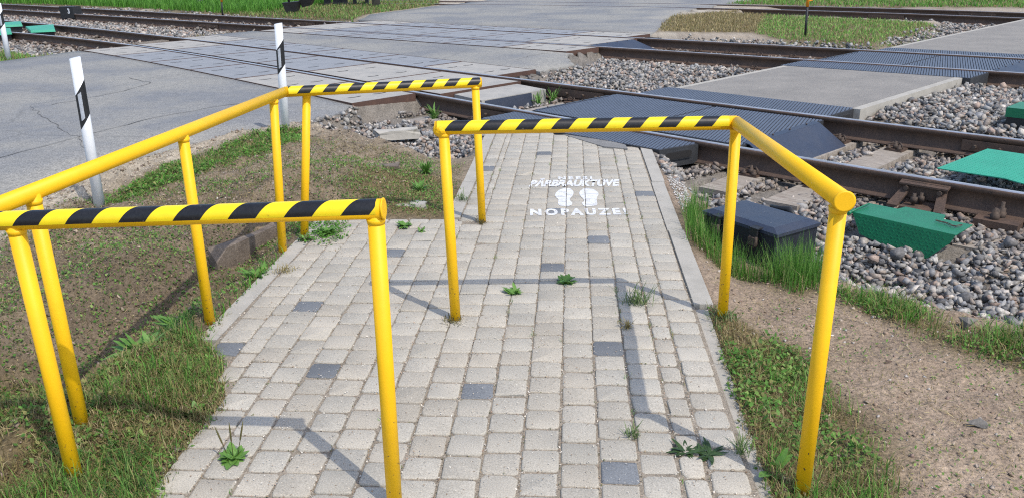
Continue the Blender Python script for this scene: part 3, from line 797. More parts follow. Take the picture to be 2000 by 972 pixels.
# ------------------------------------------------------------------ sleepers with their fastenings
def make_sleeper(kind, half, hw=.125):
    m = MB(); zt = ZR - .18 - .018
    m.box((0, 0, -.09), (0, half, 0), (-hw, 0, 0), (0, 0, .09)); m.bevel(.010 if kind == 'timber' else .02, 2)
    if kind == 'timber':
        for v in m.bm.verts: v.co.z += random.uniform(-.004, .003); v.co.x += random.uniform(-.004, .004)
    bm = m.bm
    o = m.build('sleeper', M['timber'] if kind == 'timber' else M['sleeper_concrete'])
    o.data.transform(Matrix.Rotation(math.radians(0), 4, 'Z'))
    for sgn in (-1, 1):
        m = MB(); m.box((0, sgn * .80, .009), (0, .17, 0), (-.075, 0, 0), (0, 0, .009)); m.bevel(.003, 1)
        pl = m.build('base_plate', M['rail'], o)
        for q in (-1, 1):
            y = sgn * .80 + q * .118
            m = MB(); m.tube([(-.055, y, .016), (-.058, y, .05), (-.03, y - q * .02, .066), (0, y - q * .03, .045), (.03, y - q * .02, .066), (.058, y, .05), (.055, y, .016)], .009, seg=6); m.build('spring_clip', M['bolt'], pl)
            if kind != 'timber': continue
            for bx_, by_, r1, h1 in ((0, 0, .012, .085), (.045, .034, .012, .06), (-.045, .034, .012, .055)):
                m = MB(); yy = y + q * by_
                prof = [(r1 * 1.9, .016), (r1 * 1.9, h1 * .62), (r1, h1 * .64), (r1, h1)]
                m.tube([(bx_, yy, z_) for r_, z_ in prof], [r_ for r_, z_ in prof], seg=6); m.build('bolt', M['bolt'], pl)
    return o
def lay(proto, midfn, s, label, group, first=[set()], z=ZR - .198, z_off=0):
    p, d, nr = rail_frame(midfn, s)
    o = proto if proto.name not in first[0] else copy_tree(proto); first[0].add(proto.name)
    o.location = (*p, z); o.rotation_euler = (0, 0, math.atan2(d[1], d[0]) + random.gauss(0, .006))
    return tag(o, label, 'sleeper', group)
mid1 = lambda s: _mid(s)[0]
mid2 = lambda s: nC(s) + .8
tim = make_sleeper('timber', 1.47)
con = make_sleeper('concrete', 1.32)
near = [(-3.30, 'grey timber sleeper next to the dark deflector wedge'), (-2.78, 'grey timber sleeper with split end behind the small black box'), (-2.12, 'timber sleeper left of the notched green cover'), (-1.53, 'timber sleeper under the right end of the notched green cover'),
        (-.95, 'timber sleeper at the right border beneath the pale green plate')]
sleeper_spots = []
for s, l in near: lay(tim, mid1, s, l, 'sleepers under the near track', z=ZR - (.198 if s < -2.5 else .235)); sleeper_spots.append((1, s if s < -2.5 else -99))
for s in (-.38, .2, .8, 1.4, 2.0): lay(tim, mid1, s, 'timber sleeper of the near track beyond the right border', 'sleepers under the near track'); sleeper_spots.append((1, s))
for q in range(3): s = -6.05 - q * .55; lay(con, mid1, s, 'dusty sleeper of the near track between road slabs and ribbed path panels', 'sleepers under the near track'); sleeper_spots.append((1, s))
for q in range(22): s = -17.2 - q * .55; lay(con, mid1, s, 'concrete sleeper of the near track left of the road', 'sleepers under the near track'); sleeper_spots.append((1, s))
for q in range(6): s = -6.0 - q * .55; lay(con, mid2, s, 'sleeper of the middle track between the road slabs and the ribbed path panels', 'sleepers under the middle track'); sleeper_spots.append((2, s))
for q in range(8): s = -3.1 + q * .55; lay(con, mid2, s, 'sleeper of the middle track right of the ribbed path panels', 'sleepers under the middle track'); sleeper_spots.append((2, s))
for q in range(38): s = -18.3 - q * .55; lay(con, mid2, s, 'concrete sleeper of the middle track left of the road', 'sleepers under the middle track'); sleeper_spots.append((2, s))

# ------------------------------------------------------------------ concrete slabs of the road crossing
ORD = ['first', 'second', 'third', 'fourth', 'fifth', 'sixth', 'seventh']
def clip_poly(poly, p, d):   # keep the side (x-p).d <= 0
    out = []
    for i_ in range(len(poly)):
        a, b = poly[i_], poly[(i_ + 1) % len(poly)]; fa, fb = (a - p) @ d, (b - p) @ d
        if fa <= 0: out.append(a)
        if (fa < 0 < fb) or (fb < 0 < fa): out.append(a + (b - a) * (fa / (fa - fb)))
    return out
def slab(quad, label, group, mat, zt=.020, th=.13):
    q = [np.array(p) for p in quad]; cx = sum(q) / 4
    def inset(w): return [p + (cx - p) / np.linalg.norm(cx - p) * w for p in q]
    m = MB(); qi = inset(.022); m.poly([(*p, zt) for p in qi], [(*p, zt - th) for p in qi]); m.bevel(.003, 1)
    o = m.build('crossing_slab', mat, None, (*cx, zt)); tag(o, label, 'concrete slab', group)
    m = MB(); qo, qj = inset(.006), inset(.0225)
    for i_ in range(4):
        a, b, c_, d_ = qo[i_], qo[(i_ + 1) % 4], qj[(i_ + 1) % 4], qj[i_]
        m.poly([(*x, zt + .003) for x in (a, b, c_, d_)], [(*x, zt - .085) for x in (a, b, c_, d_)])
    m.build('steel_frame', M['steel_frame'], o)
    e0 = (q[1] - q[0]); e1 = (q[3] - q[0])
    for (fa, fb) in ((.25, .3), (.25, .7), (.75, .3), (.75, .7)):
        p = q[0] + e0 * fa + e1 * fb; du = e0 / np.linalg.norm(e0); dv = e1 / np.linalg.norm(e1); m = MB()
        arc = []
        for t in np.linspace(-1, 1, 7): arc.append(p + dv * t * .085 + du * (.022 * (1 - t * t)))
        for a, b in zip(arc, arc[1:]):
            w = du * .011; m.poly([(*(a - w), zt + .0022), (*(b - w), zt + .0022), (*(b + w), zt + .0022), (*(a + w), zt + .0022)], [(*(a - w), zt - .01), (*(b - w), zt - .01), (*(b + w), zt - .01), (*(a + w), zt - .01)])
        bmesh.ops.remove_doubles(m.bm, verts=m.bm.verts, dist=1e-5)
        m.build('lifting_slot', M['slot'], o)  # raised strip, shade of the open slot put into its colour
def slab_row(s_r, s_l, k, f0, f1, rowlabel, group):
    ed = np.linspace(s_r, s_l, k + 1)
    for i_ in range(k):
        a, b = ed[i_], ed[i_ + 1]
        quad = [TP(b, float(f0(b))), TP(a, float(f0(a))), TP(a, float(f1(a))), TP(b, float(f1(b)))]
        mat = M['concrete_pale'] if i_ in (0, k - 1) or (i_ == 1 and random.random() < .3) else M['concrete']
        slab(quad, f'{"pale" if mat is M["concrete_pale"] else "grey"} concrete slab, {ORD[i_]} from the right in the {rowlabel}', group, mat)
G1 = 'slabs paving the road over the near track'; G2 = 'slabs paving the road over the middle track'
slab_row(-7.68, -16.2, 6, lambda s: nA(s) - .93, lambda s: nA(s) - .05, 'row before the near track', G1)
slab_row(-7.42, -16.4, 6, lambda s: nA(s) + .105, lambda s: nB(s) - .105, 'row between the near track rails', G1)
slab_row(-8.02, -17.0, 6, lambda s: nB(s) + .05, lambda s: nB(s) + .80, 'row just beyond the near track', G1)
slab_row(-9.15, -17.2, 6, lambda s: nC(s) - .86, lambda s: nC(s) - .05, 'row before the middle track', G2)
slab_row(-9.5, -17.4, 6, lambda s: nC(s) + .105, lambda s: nD(s) - .105, 'row between the middle track rails', G2)
slab_row(-9.85, -17.3, 6, lambda s: nD(s) + .05, lambda s: nD(s) + .80, 'row just beyond the middle track', G2)
# bed in the flangeways, coloured near-black to paint in the shade of the gaps
mb = MB()
for lo, hi, s0, s1 in ((lambda s: nA(s) - .9, lambda s: nB(s) + .78, -16.2, -7.9), (lambda s: nC(s) - .84, lambda s: nD(s) + .78, -17.2, -9.6)):
    ring = [TP(s, float(lo(s))) for s in np.linspace(s0, s1, 9)] + [TP(s, float(hi(s))) for s in np.linspace(s1, s0, 9)]
    mb.poly([(*p, -.035) for p in ring], [(*p, -.2) for p in ring])
o = mb.build('crossing_bed', M['slot']); tag(o, kind='structure')

# ------------------------------------------------------------------ ribbed rubber panels where the path crosses
RIB = np.array([math.sin(math.radians(27)), math.cos(math.radians(27))]); RIBN = np.array([RIB[1], -RIB[0]])
def panel(quad, label, group, zt=.016, th=.16, hand=None, pitch=.031):
    q = [np.array(p) for p in quad]; cx = sum(q) / len(q); zb = zt - .007
    m = MB(); m.poly([(*p, zb) for p in q], [(*p, zb - th) for p in q]); m.bevel(.004, 1)
    o = m.build('rubber_panel', M['rubber_side'], None, (*cx, zt - th)); tag(o, label, 'rubber panel', group)
    m = MB(); qi = [p + (cx - p) / np.linalg.norm(cx - p) * .012 for p in q]
    t = [(p - cx) @ RIBN for p in qi]; k0, k1 = math.floor(min(t) / pitch), math.ceil(max(t) / pitch)
    for k in range(k0, k1):
        a, b = k * pitch + .0045, (k + 1) * pitch - .0045
        pl = clip_poly(qi, cx + RIBN * b, RIBN); pl = clip_poly(pl, cx + RIBN * a, -RIBN) if len(pl) > 2 else []
        if len(pl) > 2:
            ar = abs(sum(pl[j][0] * pl[(j + 1) % len(pl)][1] - pl[j][1] * pl[(j + 1) % len(pl)][0] for j in range(len(pl))))
            if ar < 4e-4: continue
            m.poly([(*p, zt) for p in pl], [(*p, zb - .001) for p in pl])
    m.build('ribs', M['rubber'], o)
    if hand is not None:      # moulded grip in the end face, its recess shade painted as a near-black plate
        a, b = q[hand], q[(hand + 1) % 4]; d = (b - a) / np.linalg.norm(b - a); nr = np.array([d[1], -d[0]])
        if (a - cx) @ nr < 0: nr = -nr
        Lh = np.linalg.norm(b - a); m = MB(); c0 = a + d * Lh * .47; hl_ = Lh * .27; ring = []
        for t in np.linspace(-math.pi / 2, math.pi / 2, 7): ring.append((hl_ + .03 * math.cos(t), .03 * math.sin(t)))
        for t in np.linspace(math.pi / 2, 3 * math.pi / 2, 7): ring.append((-hl_ + .03 * math.cos(t), .03 * math.sin(t)))
        P3 = lambda x, z, e: (*(c0 + d * x + nr * e), zb - .062 + z)
        m.poly([P3(x * 1.08, z * 1.25, .012) for x, z in ring], [P3(x * 1.08, z * 1.25, -.01) for x, z in ring])
        rim = m.build('grip_rim', M['rubber_side'], o)
        m = MB(); m.poly([P3(x, z, .0145) for x, z in ring], [P3(x, z, .002) for x, z in ring]); m.build('grip_recess', M['slot'], rim)
    return o
SQ = lambda f, g_, a, b: [TP(a, float(f(a))), TP(b, float(f(b))), TP(b, float(g_(b))), TP(a, float(g_(a)))]
GP = 'ribbed rubber panels of the path crossing'
panel([TP(-6.02, 5.33), TP(-3.90, 5.40), TP(-3.80, float(nA(-3.8)) - .05), TP(-6.02, float(nA(-6.02)) - .05)], 'ribbed rubber panel between the paving and the nearest rail', GP, hand=1)
panel(SQ(lambda s: nA(s) + .12, lambda s: nB(s) - .12, -5.92, -4.66), 'left ribbed rubber panel between the near track rails', GP)
panel(SQ(lambda s: nA(s) + .12, lambda s: nB(s) - .12, -4.645, -3.5), 'right ribbed rubber panel between the near track rails beside the dark wedge', GP)
panel(SQ(lambda s: nB(s) + .05, lambda s: nB(s) + .66, -5.78, -3.55), 'ribbed rubber panel between the near track and the first asphalt slab', GP, hand=1)
panel(SQ(lambda s: nC(s) - .70, lambda s: nC(s) - .05, -5.75, -3.4), 'ribbed rubber panel between the first asphalt slab and the middle track', GP)
panel(SQ(lambda s: nC(s) + .12, lambda s: nD(s) - .12, -5.62, -4.5), 'left ribbed rubber panel between the middle track rails', GP)
panel(SQ(lambda s: nC(s) + .12, lambda s: nD(s) - .12, -4.485, -3.4), 'right ribbed rubber panel between the middle track rails', GP)
panel(SQ(lambda s: nD(s) + .05, lambda s: nD(s) + .62, -5.5, -3.35), 'ribbed rubber panel between the middle track and the second asphalt slab', GP)
# smooth top plates and deflector wedges at the panel ends
def wedge(f, g_, s_top, s_bot, label, zt=.012, zb=-.17, mat=None, lip=.06, wi=.0):
    a0, a1 = TP(s_top, float(f(s_top))), TP(s_top, float(g_(s_top)))
    sb = s_bot; b0, b1 = TP(sb, float(f(sb)) - wi), TP(sb, float(g_(sb)) + wi)
    d = (a0 - b0) / np.linalg.norm(a0 - b0); c0, c1 = a0 + d * lip, a1 + d * lip
    o_ = (*((a0 + b1) / 2), zb); m = MB()
    m.poly([(*a0, zt), (*a1, zt), (*b1, zb), (*b0, zb)], [(*a0, zt - .01), (*a1, zt - .01), (*b1, zb - .01), (*b0, zb - .01)])
    m.poly([(*c0, zt + .010), (*c1, zt + .010), (*a1, zt + .001), (*a0, zt + .001)], [(*c0, zt + .003), (*c1, zt + .003), (*a1, zt - .008), (*a0, zt - .008)])
    o = m.build('deflector_wedge', mat or M['deflector'], None, o_); tag(o, label, 'deflector', 'sloping deflector plates at the crossing ends')
    for t in (.12, .36, .6, .85):
        m = MB(); p = (a0 * (1 - t) + a1 * t) + d * lip * .6; m.cyl((*p, zt + .006), (*p, zt + .016), .008, seg=8)
        m.build('bolt', M['bolt'], o)
inA, inB = (lambda s: nA(s) + .20), (lambda s: nB(s) - .26)
wedge(inA, inB, -3.47, -3.2, 'dark blue deflector wedge right of the ribbed panels of the near track')
wedge(inA, inB, -5.95, -6.45, 'dark deflector wedge left of the ribbed panels of the near track')
wedge(lambda s: nC(s) + .2, lambda s: nD(s) - .25, -5.64, -6.1, 'dark deflector wedge left of the ribbed panels of the middle track')
wedge(lambda s: nC(s) + .2, lambda s: nD(s) - .25, -3.37, -2.9, 'dark deflector wedge right of the ribbed panels of the middle track')
wedge(lambda s: nC(s) + .2, lambda s: nD(s) - .25, -9.45, -8.9, 'dark deflector wedge at the road slabs of the middle track')
# end block of the road crossing on the near track: concrete top, dark steel face
m = MB(); s0, s1 = -7.40, -6.92; fa, fb = (lambda s: nA(s) + .30), (lambda s: nB(s) - .2)
m.poly([(*TP(s0, float(fa(s0))), .0), (*TP(s0, float(fb(s0))), .0), (*TP(s1, float(fb(s1))), -.02), (*TP(s1, float(fa(s1))), -.02)], [(*TP(s0, float(fa(s0))), -.2), (*TP(s0, float(fb(s0))), -.2), (*TP(s1, float(fb(s1))), -.2), (*TP(s1, float(fa(s1))), -.2)]); m.bevel(.012, 2)
eb = m.build('end_block', M['concrete_pale'], None, (*TP(-7.2, 6.7), -.2)); tag(eb, 'concrete end block with a dark blue face after the last road slab', 'concrete block')
m = MB(); e = .004
m.poly([(*TP(s1 + e, float(fa(s1)) + .05), -.03), (*TP(s1 + e, float(fb(s1)) - .25), -.03), (*TP(s1 + .03, float(fb(s1)) - .25), -.2), (*TP(s1 + .03, float(fa(s1)) + .05), -.2)],
       [(*TP(s1 - .02, float(fa(s1)) + .05), -.03), (*TP(s1 - .02, float(fb(s1)) - .25), -.03), (*TP(s1, float(fb(s1)) - .25), -.2), (*TP(s1, float(fa(s1)) + .05), -.2)])
m.build('steel_face', M['deflector'], eb)

# asphalt slabs of the footpath between the tracks
def path_slab(f0, f1, s0, s1, nm):
    m = MB(); rows = 8; top = []
    ringA = [TP(s, float(f0(s))) for s in np.linspace(s0, s1, rows)]; ringB = [TP(s, float(f1(s))) for s in np.linspace(s1, s0, rows)]
    ring = ringA + ringB; m.poly([(*p, .012) for p in ring], [(*p, -.15) for p in ring])
    o = m.build(nm, M['asphalt_path']); tag(o, kind='structure')
path_slab(lambda s: nB(s) + .67, lambda s: nC(s) - .71, -5.62, -3.58, 'footpath')
path_slab(lambda s: nD(s) + .63, lambda s: 0 * s + 24, -5.42, -3.55, 'footpath')
k1 = lambda s, a, b: kerb_run([TP(s, a), TP(s, b)], .085, .016, step=1.0, depth=.22)
kerb_run([TP(-3.575, float(nB(-3.5)) + .62), TP(-3.575, float(nC(-3.5)) - .72)], .09, .014, step=40)
kerb_run([TP(-5.70, float(nB(-5.6)) + .68), TP(-5.70, float(nC(-5.6)) - .72)], .075, .014, step=40)
kerb_run([TP(-5.50, float(nD(-5.4)) + .64), TP(-5.50, 24)], .08, .014, step=40)

# ------------------------------------------------------------------ trackside boxes and covers
def prism_px(m, px, z, th, mi=0):
    P = [at(a, b, z)[:2] for a, b in px]; return m.poly([(*p, z) for p in P], [(*p, z - th) for p in P], mi)
# small black box
lid = [at(1371, 408, .1)[:2], at(1519, 455, .1)[:2], at(1604, 431, .1)[:2], at(1451, 388, .1)[:2]]
cx = sum(lid) / 4; bx = empty('trackside_box', (*cx, -.12), 'small black metal box with hasped lid standing in tall grass by the near rail', 'box')
sc = lambda f, z: [(*(cx + (p - cx) * f), z) for p in lid]
m = MB(); m.poly(sc(.955, .082), sc(.93, -.16)); m.bevel(.008, 2); body = m.build('box_body', M['boxblack'], bx)
m = MB(); m.poly(sc(1.0, .088), sc(1.0, .070)); m.poly(sc(.80, .108), sc(.99, .0875)); m.bevel(.004, 2); ld = m.build('lid', M['deflector'], bx)
e0 = lid[1] - lid[0]; e0n = e0 / np.linalg.norm(e0); outn = np.array([e0n[1], -e0n[0]]); outn = outn if (lid[0] - cx) @ outn > 0 else -outn
for t in (.25, .75):
    p = lid[0] + e0 * t; m = MB()
    m.box((*(p + outn * .004), .094), (*(e0n * .028), 0), (*(outn * .030), 0), (0, 0, .004))
    m.box((*(p + outn * .022), .06), (*(e0n * .022), 0), (*(outn * .007), 0), (0, 0, .036)); m.bevel(.003, 1)
    h = m.build('hasp', M['black'], ld)
    m = MB(); q = p + outn * .03; m.tube([(*(q - e0n * .02), .05), (*(q - e0n * .024), .0), (*(q + e0n * .0), -.018), (*(q + e0n * .024), .0), (*(q + e0n * .02), .05)], .007, seg=8)
    m.box((*q, .022), (*(e0n * .025), 0), (*(outn * .012), 0), (0, 0, .022)); m.build('padlock', M['bolt'], h)
m = MB(); p = (lid[2] + lid[3]) / 2 - outn * .0
m.tube([(*(p + e0n * .10), .085), (*(p + e0n * .04 - outn * .03), .10), (*(p - e0n * .02 - outn * .02), .095), (*(p - e0n * .09 - outn * .03), .09)], [.012, .02, .016, .012], seg=10); m.build('hinge', M['black'], ld)
# notched green tread-plate cover
gp = [(1665, 414), (1698, 397), (1753, 408), (1769, 404), (1847, 420), (1843, 428), (1900, 439), (1867, 459)]
P = [at(a, b, -.045)[:2] for a, b in gp]; gc = empty('cover', (*(sum(P) / 8), -.22), 'notched green tread-plate cover bolted below the nearest rail', 'cover')
def tread(m, P3, nrm, ax, ay, poly2, z_of, pitch=.045):
    pass
m = MB(); m.poly([(*p, -.045) for p in P], [(*p, -.050) for p in P]); m.bevel(.0015, 1); m.build('top_plate', M['green'], gc)
Pl, Pr = P[0], P[7]; d = (Pr - Pl); Lf = np.linalg.norm(d); d = d / Lf; no = np.array([d[1], -d[0]]); no = no if no[1] < 0 else -no
shape = [(0, -.046), (1, -.046), (.965, -.10), (.80, -.215), (.62, -.225), (.12, -.17), (.04, -.085)]
FP = lambda t, z, e: (*(Pl + d * Lf * t + no * (e + (-.046 - z) * .18)), z)
m = MB(); m.poly([FP(t, z, .003) for t, z in shape], [FP(t, z, -.002) for t, z in shape]); fr = m.build('front_plate', M['green'], gc)
m = MB()                                                     # raised tread lozenges
sh2 = [(t * Lf, z) for t, z in shape]
for r in range(9):
    for c_ in range(26):
        x_, z_ = .012 + c_ * .022 + (r % 2) * .011, -.062 - r * .020
        if not inpoly(np.array([x_]), np.array([z_]), [(a * .97 + .006, b * .96 - .004) for a, b in sh2])[0]: continue
        a = math.radians(38 if (r + c_) % 2 else -38); ca, sa = math.cos(a) * .008, math.sin(a) * .008; wx, wz = -math.sin(a) * .0022, math.cos(a) * .0022
        q = [(x_ - ca, z_ - sa), (x_ + wx, z_ + wz), (x_ + ca, z_ + sa), (x_ - wx, z_ - wz)]
        m.poly([FP(a_ / Lf, b_, .0048) for a_, b_ in q], [FP(a_ / Lf, b_, .0025) for a_, b_ in q])
m.build('tread', M['green'], fr)
m = MB(); ch = [at(1828, 432, -.04), at(1838, 435, -.04), at(1848, 437, -.04), at(1858, 442, -.04), at(1868, 444, -.04), at(1878, 441, -.04)]
for a, b in zip(ch, ch[1:]):
    dd = (b - a); L_ = np.linalg.norm(dd); dd = dd / L_; nn = np.array([-dd[1], dd[0], 0]); cc = (a + b) / 2 + np.array([0, 0, .006])
    m.tube([cc + dd * L_ * .6 * math.cos(t) + nn * .008 * math.sin(t) for t in np.linspace(0, 2 * math.pi, 11)], .0025, seg=5)
m.build('chain', M['bolt'], gc)
m = MB(); m.tube([at(1658, 416, -.045), at(1675, 408, -.035), at(1697, 398, -.03)], .006, seg=8); m.tube([at(1657, 417, -.045), at(1668, 410, -.05)], .011, seg=8); m.build('hinge', M['green'], gc)
# heel brace bolted to the rail above the cover
def brace():
    p, d, nr = rail_frame(nA, -1.98); nr = -nr
    q = lambda a, b, z: (*(p + d * a + nr * b), z)
    m = MB(); m.poly([q(-.15, .045, .0), q(.15, .045, .0), q(.15, .055, .0), q(-.15, .055, .0)], [q(-.13, .045, -.115), q(.15, .045, -.115), q(.15, .055, -.115), q(-.13, .055, -.115)])
    m.poly([q(-.16, .03, .004), q(.16, .03, .004), q(.16, .085, -.012), q(-.16, .085, -.012)], [q(-.16, .03, -.012), q(.16, .03, -.012), q(.16, .085, -.024), q(-.16, .085, -.024)])
    br = m.build('rail_brace', M['rail'], rA)
    for sg in (-1, 1):
        m = MB(); m.poly([q(sg * .09, .055, -.05), q(sg * .15, .055, -.05), q(sg * .19, .19, -.15), q(sg * .12, .19, -.15)], [q(sg * .09, .055, -.07), q(sg * .15, .055, -.07), q(sg * .19, .19, -.165), q(sg * .12, .19, -.165)])
        m.build('strut', M['rail'], br)
    for a, b, z in ((-.11, .06, -.045), (.11, .06, -.045)): m = MB(); m.cyl(q(a, b, z), q(a, b + .035, z), .017, seg=6, smooth=False); m.build('bolt', M['bolt'], br)
    for a, b in ((0, .085), (-.03, .14)): m = MB(); m.tube([q(a, b, -.15), q(a, b, -.12), q(a, b, -.119), q(a, b, -.085), q(a, b, -.084), q(a, b, -.06)], [.012, .012, .024, .024, .012, .012], seg=6); m.build('bolt', M['bolt'], br)
    m = MB(); m.poly([q(-.10, .05, -.145), q(.10, .05, -.145), q(.10, .21, -.145), q(-.10, .21, -.145)], [q(-.10, .05, -.175), q(.10, .05, -.175), q(.10, .21, -.175), q(-.10, .21, -.175)]); m.build('base_plate', M['rail'], br)
brace()
def big_chair(s, side=-1):
    p, d, nr = rail_frame(nA, s); nr = nr * side; q = lambda a, b, z: (*(p + d * a + nr * b), z)
    m = MB(); m.poly([q(-.13, .03, -.13), q(.13, .03, -.13), q(.13, .21, -.135), q(-.13, .21, -.135)], [q(-.13, .03, -.18), q(.13, .03, -.18), q(.13, .21, -.18), q(-.13, .21, -.18)]); m.bevel(.004, 1)
    pl = m.build('base_plate', M['rail'], rA)
    for a, b in ((0, .085), (-.02, .15)):
        e_ = -.03 if b < .1 else -.06; m = MB(); m.tube([q(a, b, -.14), q(a, b, -.10), q(a, b, -.099), q(a, b, -.07), q(a, b, -.069), q(a, b, e_)], [.03, .03, .024, .024, .012, .012], seg=6); m.build('bolt', M['bolt'], pl)
big_chair(-1.48)
# pale green plate between the rails
P = [at(a, b, -.005)[:2] for a, b in ((1830, 329), (1929, 291), (2090, 315), (2010, 362), (1990, 357), (1962, 349))]
gpl = empty('tread_plate', (*(sum(P) / 6), -.1), 'pale green dimpled plate lying between the near track rails at the right border', 'plate')
m = MB(); m.poly([(*p, -.003) for p in P], [(*p, -.010) for p in P]); m.bevel(.002, 1); tp = m.build('plate', M['green_pale'], gpl)
m = MB()
e1_, e2_ = (P[1] - P[0]), (P[5] - P[0])
for i_ in range(2, 26):
    for j_ in range(1, 20):
        p = P[0] + e1_ * (i_ / 27) + (np.array(P[3]) - P[0]) * (j_ / 20)
        if inpoly(np.array([p[0]]), np.array([p[1]]), [tuple(x) for x in P])[0]: m.cyl((*p, -.0035), (*p, -.0008), .006, .003, seg=6)
m.build('dimples', M['green_pale'], tp)
m = MB(); 
for t in (-2.45, -1.0):
    pass
gA = [TP(s, float(nA(s)) + .085) for s in np.linspace(-2.3, .6, 8)]; gB = [TP(s, float(nA(s)) + .16) for s in np.linspace(.6, -2.3, 8)]
m.poly([(*p, -.005) for p in gA + gB], [(*p, -.05) for p in gA + gB]); o = m.build('guard_bar', M['black'], None, (*TP(-1, float(nA(-1)) + .12), -.05)); tag(o, 'black guard bar along the inner side of the nearest rail', 'guard bar')
# green lidded case at the right border
c0 = at(1960, 261, -.13)[:2]; e1_ = U * 1.0; e2_ = NV * .34
cb = empty('equipment_case', (*c0, -.15), 'black case with rounded dark green lid at the right border between the tracks', 'case')
sh = [c0 + NV * .0, c0 + U * .9, c0 + U * .9 + NV * .40, c0 + NV * .40]
m = MB(); m.poly([(*p, .03) for p in sh], [(*p, -.2) for p in sh]); m.build('case_body', M['black'], cb)
cc = sum(sh) / 4; sh2_ = [cc + (p - cc) * 1.03 for p in sh]
m = MB(); m.poly([(*p, .115) for p in sh2_], [(*p, .028) for p in sh2_]); m.bevel(.025, 3); m.build('lid', M['green'], cb)
# covers of the far point mechanism, left
def cover_px(px, z, label):
    P = [at(a, b, z)[:2] for a, b in px]; c_ = sum(P) / len(P)
    r = empty('point_cover', (*c_, z - .14), label, 'cover', 'pale green covers over the points at the left')
    m = MB(); m.poly([(*p, z) for p in P], [(*(c_ + (p - c_) * 1.03), z - .05) for p in P]); m.bevel(.01, 1); t = m.build('cover_top', M['green_pale'], r)
    m = MB(); m.poly([(*(c_ + (p - c_) * .94), z - .045) for p in P], [(*(c_ + (p - c_) * .94), z - .2) for p in P]); m.build('support_frame', M['black'], r)
cover_px([(6, 50), (8, 44), (40, 42), (43, 48)], .05, 'small pale green cover behind the leaning marker post')
cover_px([(60, 60), (50, 52), (104, 48), (107, 58)], .05, 'largest pale green cover lying between the rails at the left')
cover_px([(-30, 67), (-30, 58), (20, 55), (22, 63)], .05, 'pale green cover cut by the left border below the leaning marker post')
# point indicator with numeral
p0 = at(119, 36, -.1)[:2]; p1 = at(145, 36.5, -.1)[:2]; dx = (p1 - p0); L_ = np.linalg.norm(dx); dx = dx / L_; bk = np.array([-dx[1], dx[0]])
pi_ = empty('point_indicator', (*p0, -.12), 'black lantern box numbered 3 beside the middle track', 'point indicator')
sh = [p0, p1, p1 + bk * .3, p0 + bk * .3]
m = MB(); m.poly([(*p, .235) for p in sh], [(*(p + dx * .02), -.1) for p in sh]); m.bevel(.012, 2); m.build('lantern_body', M['black'], pi_)
m = MB(); bz = [p0 + dx * L_ * .1 - bk * .02, p0 + dx * (L_ + .3) - bk * .02, p0 + dx * (L_ + .25) + bk * .25, p0 + dx * .05 + bk * .25]; m.poly([(*p, -.115) for p in bz], [(*p, -.2) for p in bz]); q = p1 + dx * .22 + bk * .1; m.cyl((*q, -.1), (*q, .05), .07, .03, seg=10); m.build('base', M['black'], pi_)
cu = bpy.data.curves.new('t', 'FONT'); cu.body = '3'; cu.size = .20; cu.offset = .008; ob = bpy.data.objects.new('t', cu); COL.objects.link(ob)
me = bpy.data.meshes.new_from_object(ob.evaluated_get(bpy.context.evaluated_depsgraph_get())); bpy.data.objects.remove(ob)
bm = bmesh.new(); bm.from_mesh(me)
for v in bm.verts:
    q = p0 + dx * (L_ * .60 + v.co.x) - bk * .006; v.co = (q[0], q[1], .04 + v.co.y)
m = MB(); m.bm.free(); m.bm = bm; m.build('numeral', M['white'], pi_)
# slim marker stakes
def stake(px, top_px, label, tip, tipfrac, r=.028, body='black'):
    b = at(*px); t = atY(*top_px, b[1]); o = empty('stake', b, label, 'stake'); b, t = Vector(b), Vector(t); k = b.lerp(t, 1 - tipfrac)
    m = MB(); m.cyl(b - Vector((0, 0, .1)), k, r, seg=10); m.build('shaft', M[body], o)
    m = MB(); m.cyl(k, t, r * 1.25, r * 1.1, seg=10); 
    if tip == 'orange' and tipfrac > .3: m.box(k.lerp(t, .5) + Vector((.02, 0, .02)), (.05, 0, 0.01), (0, .012, 0), (-.02, 0, .11))
    m.build('tip', M[tip], o)
stake((1573, 70), (1580, -28), 'thin black stake with orange top on the grassy island at the right', 'orange', .42, .022)
stake((434, 27), (431, -30), 'thin black stake with orange tip in the tall grass at the top left', 'orange', .6, .026)
o_ = at(393, 14); mk = empty('marker_post', o_, 'white post with black foot far off in the tall grass', 'marker post', 'white marker posts along the road')
m = MB(); m.cyl(o_ + np.array([0, 0, -.1]), o_ + np.array([-.02, 0, .22]), .075, .09, seg=12); m.build('black_band', M['black'], mk)
m = MB(); m.cyl(o_ + np.array([-.02, 0, .22]), o_ + np.array([-.06, 0, 1.0]), .09, .09, seg=12); m.build('post_body', M['white'], mk)
# grey pole
p = at(735, 13); m = MB(); m.cyl(p + np.array([0, 0, -.2]), p + np.array([0, 0, 6.5]), .135, .10, seg=18); o = m.build('utility_pole', M['pole'], None, tuple(p)); tag(o, 'grey utility pole on the grass left of the far road', 'pole')
